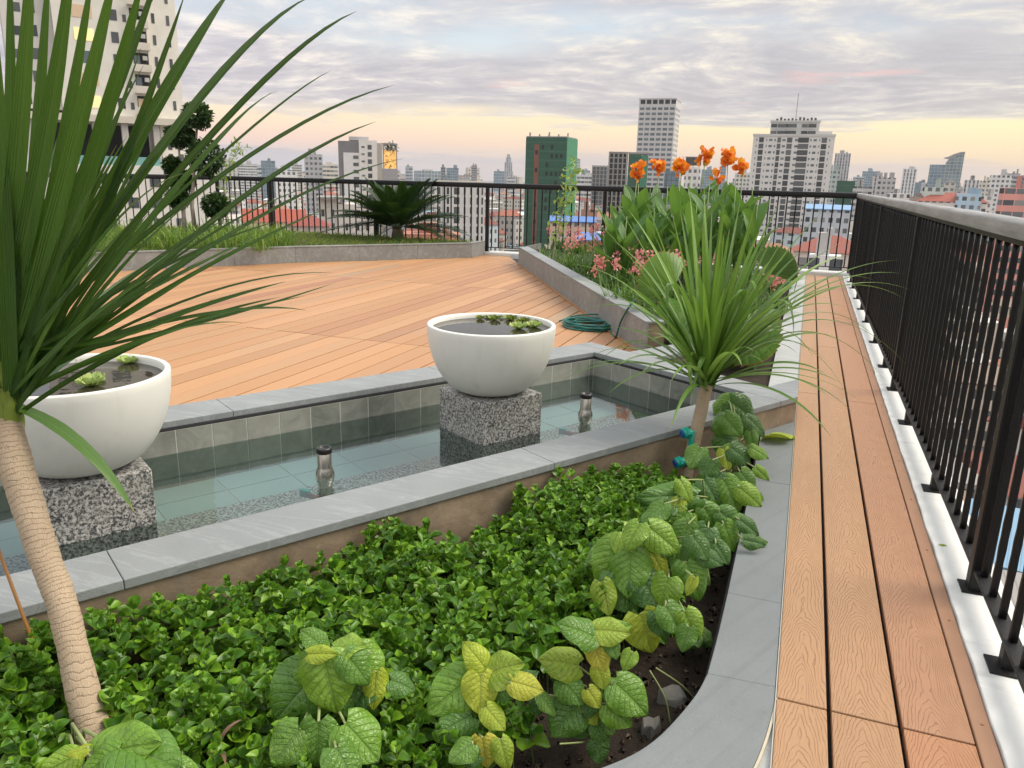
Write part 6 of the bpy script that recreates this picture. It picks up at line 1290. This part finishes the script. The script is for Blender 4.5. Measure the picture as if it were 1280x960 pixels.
def addp(vs, fs, mi):
    k = len(VW); VW.extend(vs); FW.extend([tuple(i+k for i in f) for f in fs]); WM.extend([mi]*len(fs))
n = 0; tries = 0
while n < 2300 and tries < 30000:
    tries += 1; az = math.radians(RNG.uniform(-60, 30)); d = 270*math.exp(RNG.uniform(0, 1)**1.15*2.0); x, y = d*math.sin(az), d*math.cos(az); w, dd = RNG.uniform(8, 17), RNG.uniform(7, 13)
    if not free(x, y, 5): continue
    rz = -az+RNG.normal(0, .5); cs, sn = math.cos(rz), math.sin(rz); h = RNG.choice([7, 10, 13.5, 17, 22], p=[.22, .32, .26, .14, .06])*RNG.uniform(.92, 1.08); tf = lambda q: (x+q[0]*cs-q[1]*sn, y+q[0]*sn+q[1]*cs, GZ+q[2])
    bx = [(-w/2, -dd/2, 0), (w/2, -dd/2, 0), (w/2, dd/2, 0), (-w/2, dd/2, 0), (-w/2, -dd/2, h), (w/2, -dd/2, h), (w/2, dd/2, h), (-w/2, dd/2, h)]
    addp([tf(q) for q in bx], [(0, 1, 5, 4), (1, 2, 6, 5), (2, 3, 7, 6), (3, 0, 4, 7)], 0); rr = RNG.random(); e_ = .4
    if rr < .55: rh = dd*.26; addp([tf(q) for q in ((-w/2-e_, -dd/2-e_, h), (w/2+e_, -dd/2-e_, h), (w/2+e_, dd/2+e_, h), (-w/2-e_, dd/2+e_, h), (-w*.22, 0, h+rh), (w*.22, 0, h+rh))], [(0, 1, 5, 4), (1, 2, 5), (2, 3, 4, 5), (3, 0, 4)], 1)
    else: addp([tf(q) for q in ((-w/2-.2, -dd/2-.2, h+.2), (w/2+.2, -dd/2-.2, h+.2), (w/2+.2, dd/2+.2, h+.2+(1.2 if rr > .75 else 0)), (-w/2-.2, dd/2+.2, h+.2+(1.2 if rr > .75 else 0)))], [(0, 1, 2, 3)], 2)
    n += 1
me = bpy.data.meshes.new('distant_houses'); me.from_pydata(VW, [], FW); me.update()
def rampmat(name, stops, win=False):
    def fn(nt, b):
        r = nt('ShaderNodeNewGeometry').outputs['Random Per Island']; c = nt.ramp(r, stops, 'CONSTANT'); o = nt.obj()
        c = nt.mix(nt.m('MULTIPLY', nt.noise(o, .35, 4, .65), .5), c, nt.mix(1.0, c, (.5, .48, .46), 'MULTIPLY'))
        if win:
            x, y, z = nt.xyz(o); fu = nt.m('FRACT', nt.m('DIVIDE', nt.m('ADD', x, nt.m('MULTIPLY', y, .8)), 2.6)); fz = nt.m('FRACT', nt.m('DIVIDE', z, 3.3)); bd = lambda f, q, s_: nt.m('MULTIPLY', nt.m('GREATER_THAN', f, q), nt.m('LESS_THAN', f, s_))
            c = nt.mix(nt.m('MULTIPLY', nt.m('MULTIPLY', bd(fu, .28, .72), bd(fz, .3, .75)), .9), c, (.06, .065, .07))
        P(nt, b, col=c, rough=.85)
    return mat(name, fn)
me.materials.append(rampmat('far_walls', [(0, (.72, .71, .68)), (.3, (.66, .62, .54)), (.5, (.74, .73, .72)), (.7, (.55, .53, .5)), (.82, (.68, .52, .42)), (.92, (.55, .64, .68))], True)); me.materials.append(rampmat('far_tiles', [(0, (.27, .08, .055)), (.3, (.33, .12, .08)), (.55, (.21, .07, .055)), (.75, (.36, .18, .125)), (.9, (.22, .17, .15))])); me.materials.append(rampmat('far_sheet_roofs', [(0, (.55, .55, .54)), (.3, (.68, .67, .64)), (.5, (.36, .36, .35)), (.75, (.25, .38, .5)), (.85, (.5, .45, .4))]))
me.polygons.foreach_set('material_index', np.array(WM, np.int32)); tag(link('distant_houses', me), 'far carpet of small houses with red and grey roofs stretching to the skyline', 'houses', kind='stuff')
n = 0; tries = 0
while n < 150 and tries < 9000:
    tries += 1; az = math.radians(RNG.uniform(-60, 16)); d = 380*math.exp(RNG.uniform(0, 1)*2.3); x, y = d*math.sin(az), d*math.cos(az)
    w = RNG.uniform(14, 30)*(1+d/2600); 
    if not free(x, y, w*.55): continue
    px = pxof((x, y, 0))[0]; lim = 1.2+d/F*RNG.choice([-2, 2, 6, 11], p=[.35, .3, .25, .10]); hh = max(14, lim-GZ)
    if d < 1000: hh = RNG.uniform(12, 24)+(9 if RNG.random() < .12 else 0)
    tn = np.array(WALLS[int(RNG.integers(0, 8))])*RNG.uniform(.7, 1.0); rt = link('city_block', MB().box(-w/2, w/2, -w*.35, w*.35, 0, hh).mesh('city_block', FA[['grid', 'ribbon', 'strip', 'glass'][int(RNG.choice(4, p=[.45, .3, .15, .1]))]]), None, None, (x, y, GZ)); rt.rotation_euler[2] = -az+RNG.normal(0, .3); rt['tint'] = list(map(float, tn)); rt['bay'] = 3.0*(1+d/1500); rt['storey'] = 3.2*(1+d/1500)
    g = 'mid-rise blocks' if d < 800 else 'distant hazy blocks'; tag(rt, '%s city block %s' % ('pale mid-rise' if d < 800 else 'hazy distant', zone(px)), 'building', g+' '+zone(px)); PLACED.append((x, y, w*.5)); n += 1
    part(rt, 'roof_plant_room', M_WALLT, [(-w*.2, w*.15, -w*.1, w*.2, hh+.01, hh+2.5)], tuple(map(float, tn*.8)))
# ---- city trees
T, uv = tmpl(3, 4, ([0, .35, .7, 1], [.3, 1, .8, .05]), lambda u, v, w: -.2*v*v); n = 0; tries = 0
proto = None
while n < 34 and tries < 4000:
    tries += 1; az = math.radians(RNG.uniform(-55, 45)); d = RNG.uniform(70, 330); x, y = d*math.sin(az), d*math.cos(az)
    if tries < 4: x, y = [atd(px, 262, dd)[:2] for px, dd in ((372, 200), (622, 240), (380, 215))][tries-1]
    elif not free(x, y, 4): continue
    hs = RNG.uniform(9, 15); px = pxof((x, y, 0))[0]; r = empty('city_tree', (x, y, GZ), 'round dark green street tree '+zone(px), 'tree', 'city trees '+zone(px)); m = MB(); m.tube([(0, 0, 0), (.2, .1, hs*.5), (.1, 0, hs*.8)], [.35, .25, .1], 6); m.build('trunk', M_BARK, r)
    nl = 420; v = RNG.normal(0, 1, (nl, 3)); v /= np.linalg.norm(v, axis=1)[:, None]; cl = RNG.normal(0, 1, (7, 3))*np.array([1.6, 1.6, 1.0]); O_ = cl[RNG.integers(0, 7, nl)]+v*RNG.uniform(.9, 2.1, nl)[:, None]+np.array([0, 0, hs*.72]); lb = LB(); lb.inst(T, uv, 3, 4, np.array([frame(nrm(q+RNG.normal(0, .5, 3)), q*.5+np.array([0, 0, 1]), .7, 1.0) for q in v]), O_)
    link('crown', mesh_np('crown', np.concatenate(lb.V), [np.concatenate(lb.Q)], np.concatenate(lb.U), True, M_TOPI), None, r); PLACED.append((x, y, 3)); n += 1
# ================================================================== HAZE, SKY, SUN, CAMERA
hz = MB(); hz.box(-5200, 5200, -2500, 5200, GZ-1.0, 125.0); hm = bpy.data.materials.new('haze_air'); hm.use_nodes = True; nt = NT(hm.node_tree); nt.n.remove(hm.node_tree.nodes['Principled BSDF'])
pv = nt('ShaderNodeVolumePrincipled'); pv.inputs['Color'].default_value = (.80, .84, .92, 1); pv.inputs['Density'].default_value = .00012; nt.l.new(pv.outputs[0], nt.n['Material Output'].inputs['Volume'])
ho = hz.build('haze', hm); tag(ho, kind='stuff')
SKYK = 8.9
w = bpy.data.worlds.new('World'); SC.world = w; w.use_nodes = True; nt = NT(w.node_tree); bg = w.node_tree.nodes['Background']
SUN_EL, SUN_AZ = math.radians(50), math.radians(62)      # azimuth clockwise from +Y
sky = nt('ShaderNodeTexSky', sky_type='NISHITA', sun_disc=False); sky.sun_elevation = SUN_EL; sky.sun_rotation = SUN_AZ; sky.altitude = 40; sky.air_density = 1.2; sky.dust_density = 2.0
g = nt('ShaderNodeTexCoord').outputs['Generated']; X_, Y_, Z_ = nt.xyz(g); zc = nt.m('MAXIMUM', Z_, 0.0)
az_ = nt.m('ARCTAN2', X_, Y_); rgt = nt.m('MULTIPLY_ADD', az_, .95, .80, clamp=True)      # towards the sunset side
clearL = nt.ramp(zc, [(0, (.62, .56, .58)), (.020, (.62, .56, .60)), (.040, (.98, .65, .55)), (.065, (1.03, .79, .55)), (.10, (1.0, .85, .66)), (.13, (.80, .86, .86)), (.17, (.66, .80, .88)), (.40, (.70, .82, .95)), (1, (.70, .80, .92))])
clearR = nt.ramp(zc, [(0, (.80, .62, .48)), (.020, (.96, .68, .44)), (.040, (1.03, .79, .45)), (.065, (1.08, .91, .50)), (.10, (1.02, .90, .55)), (.13, (.84, .90, .84)), (.17, (.66, .80, .88)), (.40, (.70, .82, .95)), (1, (.70, .80, .92))])
clear = nt.mix(rgt, clearL, clearR)
# broken stratocumulus sheet: a flat layer seen in perspective
dv = nt.m('ADD', zc, .06); P2 = nt('ShaderNodeCombineXYZ', {0: nt.m('DIVIDE', X_, dv), 1: nt.m('DIVIDE', Y_, dv), 2: 0.0}).outputs[0]
warp = nt('ShaderNodeTexNoise'); warp.inputs['Scale'].default_value = .35; nt.set(warp.inputs['Vector'], P2)
wv = nt('ShaderNodeVectorMath', operation='MULTIPLY_ADD'); nt.set(wv.inputs[0], warp.outputs['Color']); wv.inputs[1].default_value = (1.6, 1.6, 0); nt.set(wv.inputs[2], P2)
Q = wv.outputs[0]
big = nt.noise(nt.vmul(Q, (.16, .22, 1)), 1.0, 4, .5); mid = nt.noise(nt.vmul(Q, (.55, .62, 1)), 1.0, 7, .62); fine = nt.noise(nt.vmul(Q, (2.3, 2.6, 1)), 1.0, 7, .68, .2)
cov = nt.m('ADD', nt.m('MULTIPLY', big, .66), nt.m('ADD', nt.m('MULTIPLY', mid, .26), nt.m('MULTIPLY', fine, .12)))
wob = nt.noise(nt.vmul(Q, (.28, .28, 1)), 1.0, 5, .6); wz = nt.m('ADD', zc, nt.m('MULTIPLY_ADD', wob, .10, -.05)); wz = nt.m('ADD', wz, nt.m('MULTIPLY', rgt, .004))
bias = nt.ramp(wz, [(0, .51), (.022, .50), (.038, .34), (.058, .32), (.072, .52), (.095, .605), (.135, .570), (.17, .515), (.25, .53), (1, .55)])
cov = nt.m('ADD', cov, nt.m('SUBTRACT', bias, .5))
dens = nt.ramp(cov, [(.44, 0), (.50, .55), (.56, .92), (.66, 1)])
lum = nt.m('ADD', nt.m('MULTIPLY', fine, .62), nt.m('MULTIPLY', mid, .38)); lum = nt.m('MULTIPLY_ADD', nt.m('SUBTRACT', lum, .5), 1.25, .5); lum = nt.m('SUBTRACT', lum, nt.m('MULTIPLY', nt.m('SUBTRACT', cov, .55), .35))
shL = nt.ramp(lum, [(.36, (.47, .43, .485)), (.46, (.56, .515, .56)), (.53, (.67, .615, .635)), (.62, (.92, .82, .77)), (.72, (1.08, .97, .84))])
shR = nt.ramp(lum, [(.36, (.49, .455, .475)), (.46, (.585, .54, .54)), (.53, (.71, .65, .60)), (.62, (.95, .86, .68)), (.72, (1.05, .97, .74))])
shade = nt.mix(rgt, shL, shR)
lowc = nt.mix(nt.ramp(zc, [(.03, 1), (.07, 0)]), shade, nt.mix(rgt, (.50, .46, .53), (.80, .62, .50)))
hi = nt.mix(nt.ramp(zc, [(.24, 0), (.55, 1)]), lowc, nt.mix(mid, (1.18, 1.15, 1.13), (1.9, 1.83, 1.74)))
col = nt.mix(dens, clear, hi)
pk = nt.ramp(nt.noise(nt.vmul(Q, (.9, .9, 1)), 1.0, 3), [(.60, 0), (.70, 1)]); pk = nt.m('MULTIPLY', pk, nt.ramp(zc, [(.07, 0), (.09, .6), (.13, .6), (.16, 0)]))
col = nt.mix(pk, col, (.95, .55, .48))
tot = nt.mix(.10, nt.mix(1.0, col, (SKYK, SKYK, SKYK), 'MULTIPLY'), sky.outputs[0])
nt.set(bg.inputs[0], tot); bg.inputs[1].default_value = .10
for nd in w.node_tree.nodes:
    if nd.bl_idname == 'ShaderNodeMix': nd.clamp_result = False
sl = bpy.data.lights.new('Sun', 'SUN'); sl.energy = 3.0; sl.angle = math.radians(32); sl.color = (1, .90, .75); so = bpy.data.objects.new('Sun', sl); COL.objects.link(so)
sd = np.array([math.sin(SUN_AZ)*math.cos(SUN_EL), math.cos(SUN_AZ)*math.cos(SUN_EL), math.sin(SUN_EL)]); so.rotation_euler = Vector(sd).to_track_quat('Z', 'Y').to_euler()
cd = bpy.data.cameras.new('Camera'); co = bpy.data.objects.new('Camera', cd); COL.objects.link(co); cd.sensor_width = 36; cd.lens = 27.0; cd.clip_start = .02; cd.clip_end = 20000
co.matrix_world = Matrix(((CR[0], CU[0], -CW[0], 0), (CR[1], CU[1], -CW[1], 0), (CR[2], CU[2], -CW[2], EYE), (0, 0, 0, 1))); SC.camera = co
vs = SC.view_settings; vs.view_transform = 'Standard'; vs.look = 'None'; vs.exposure = .38; vs.gamma = 1; vs.use_curve_mapping = False
SC.cycles.use_denoising = True; SC.render.filter_size = 1.1; SC.cycles.volume_bounces = 0; SC.cycles.max_bounces = 8; SC.cycles.transparent_max_bounces = 12; SC.cycles.sample_clamp_indirect = 6; SC.cycles.use_adaptive_sampling = True; SC.cycles.adaptive_threshold = .015
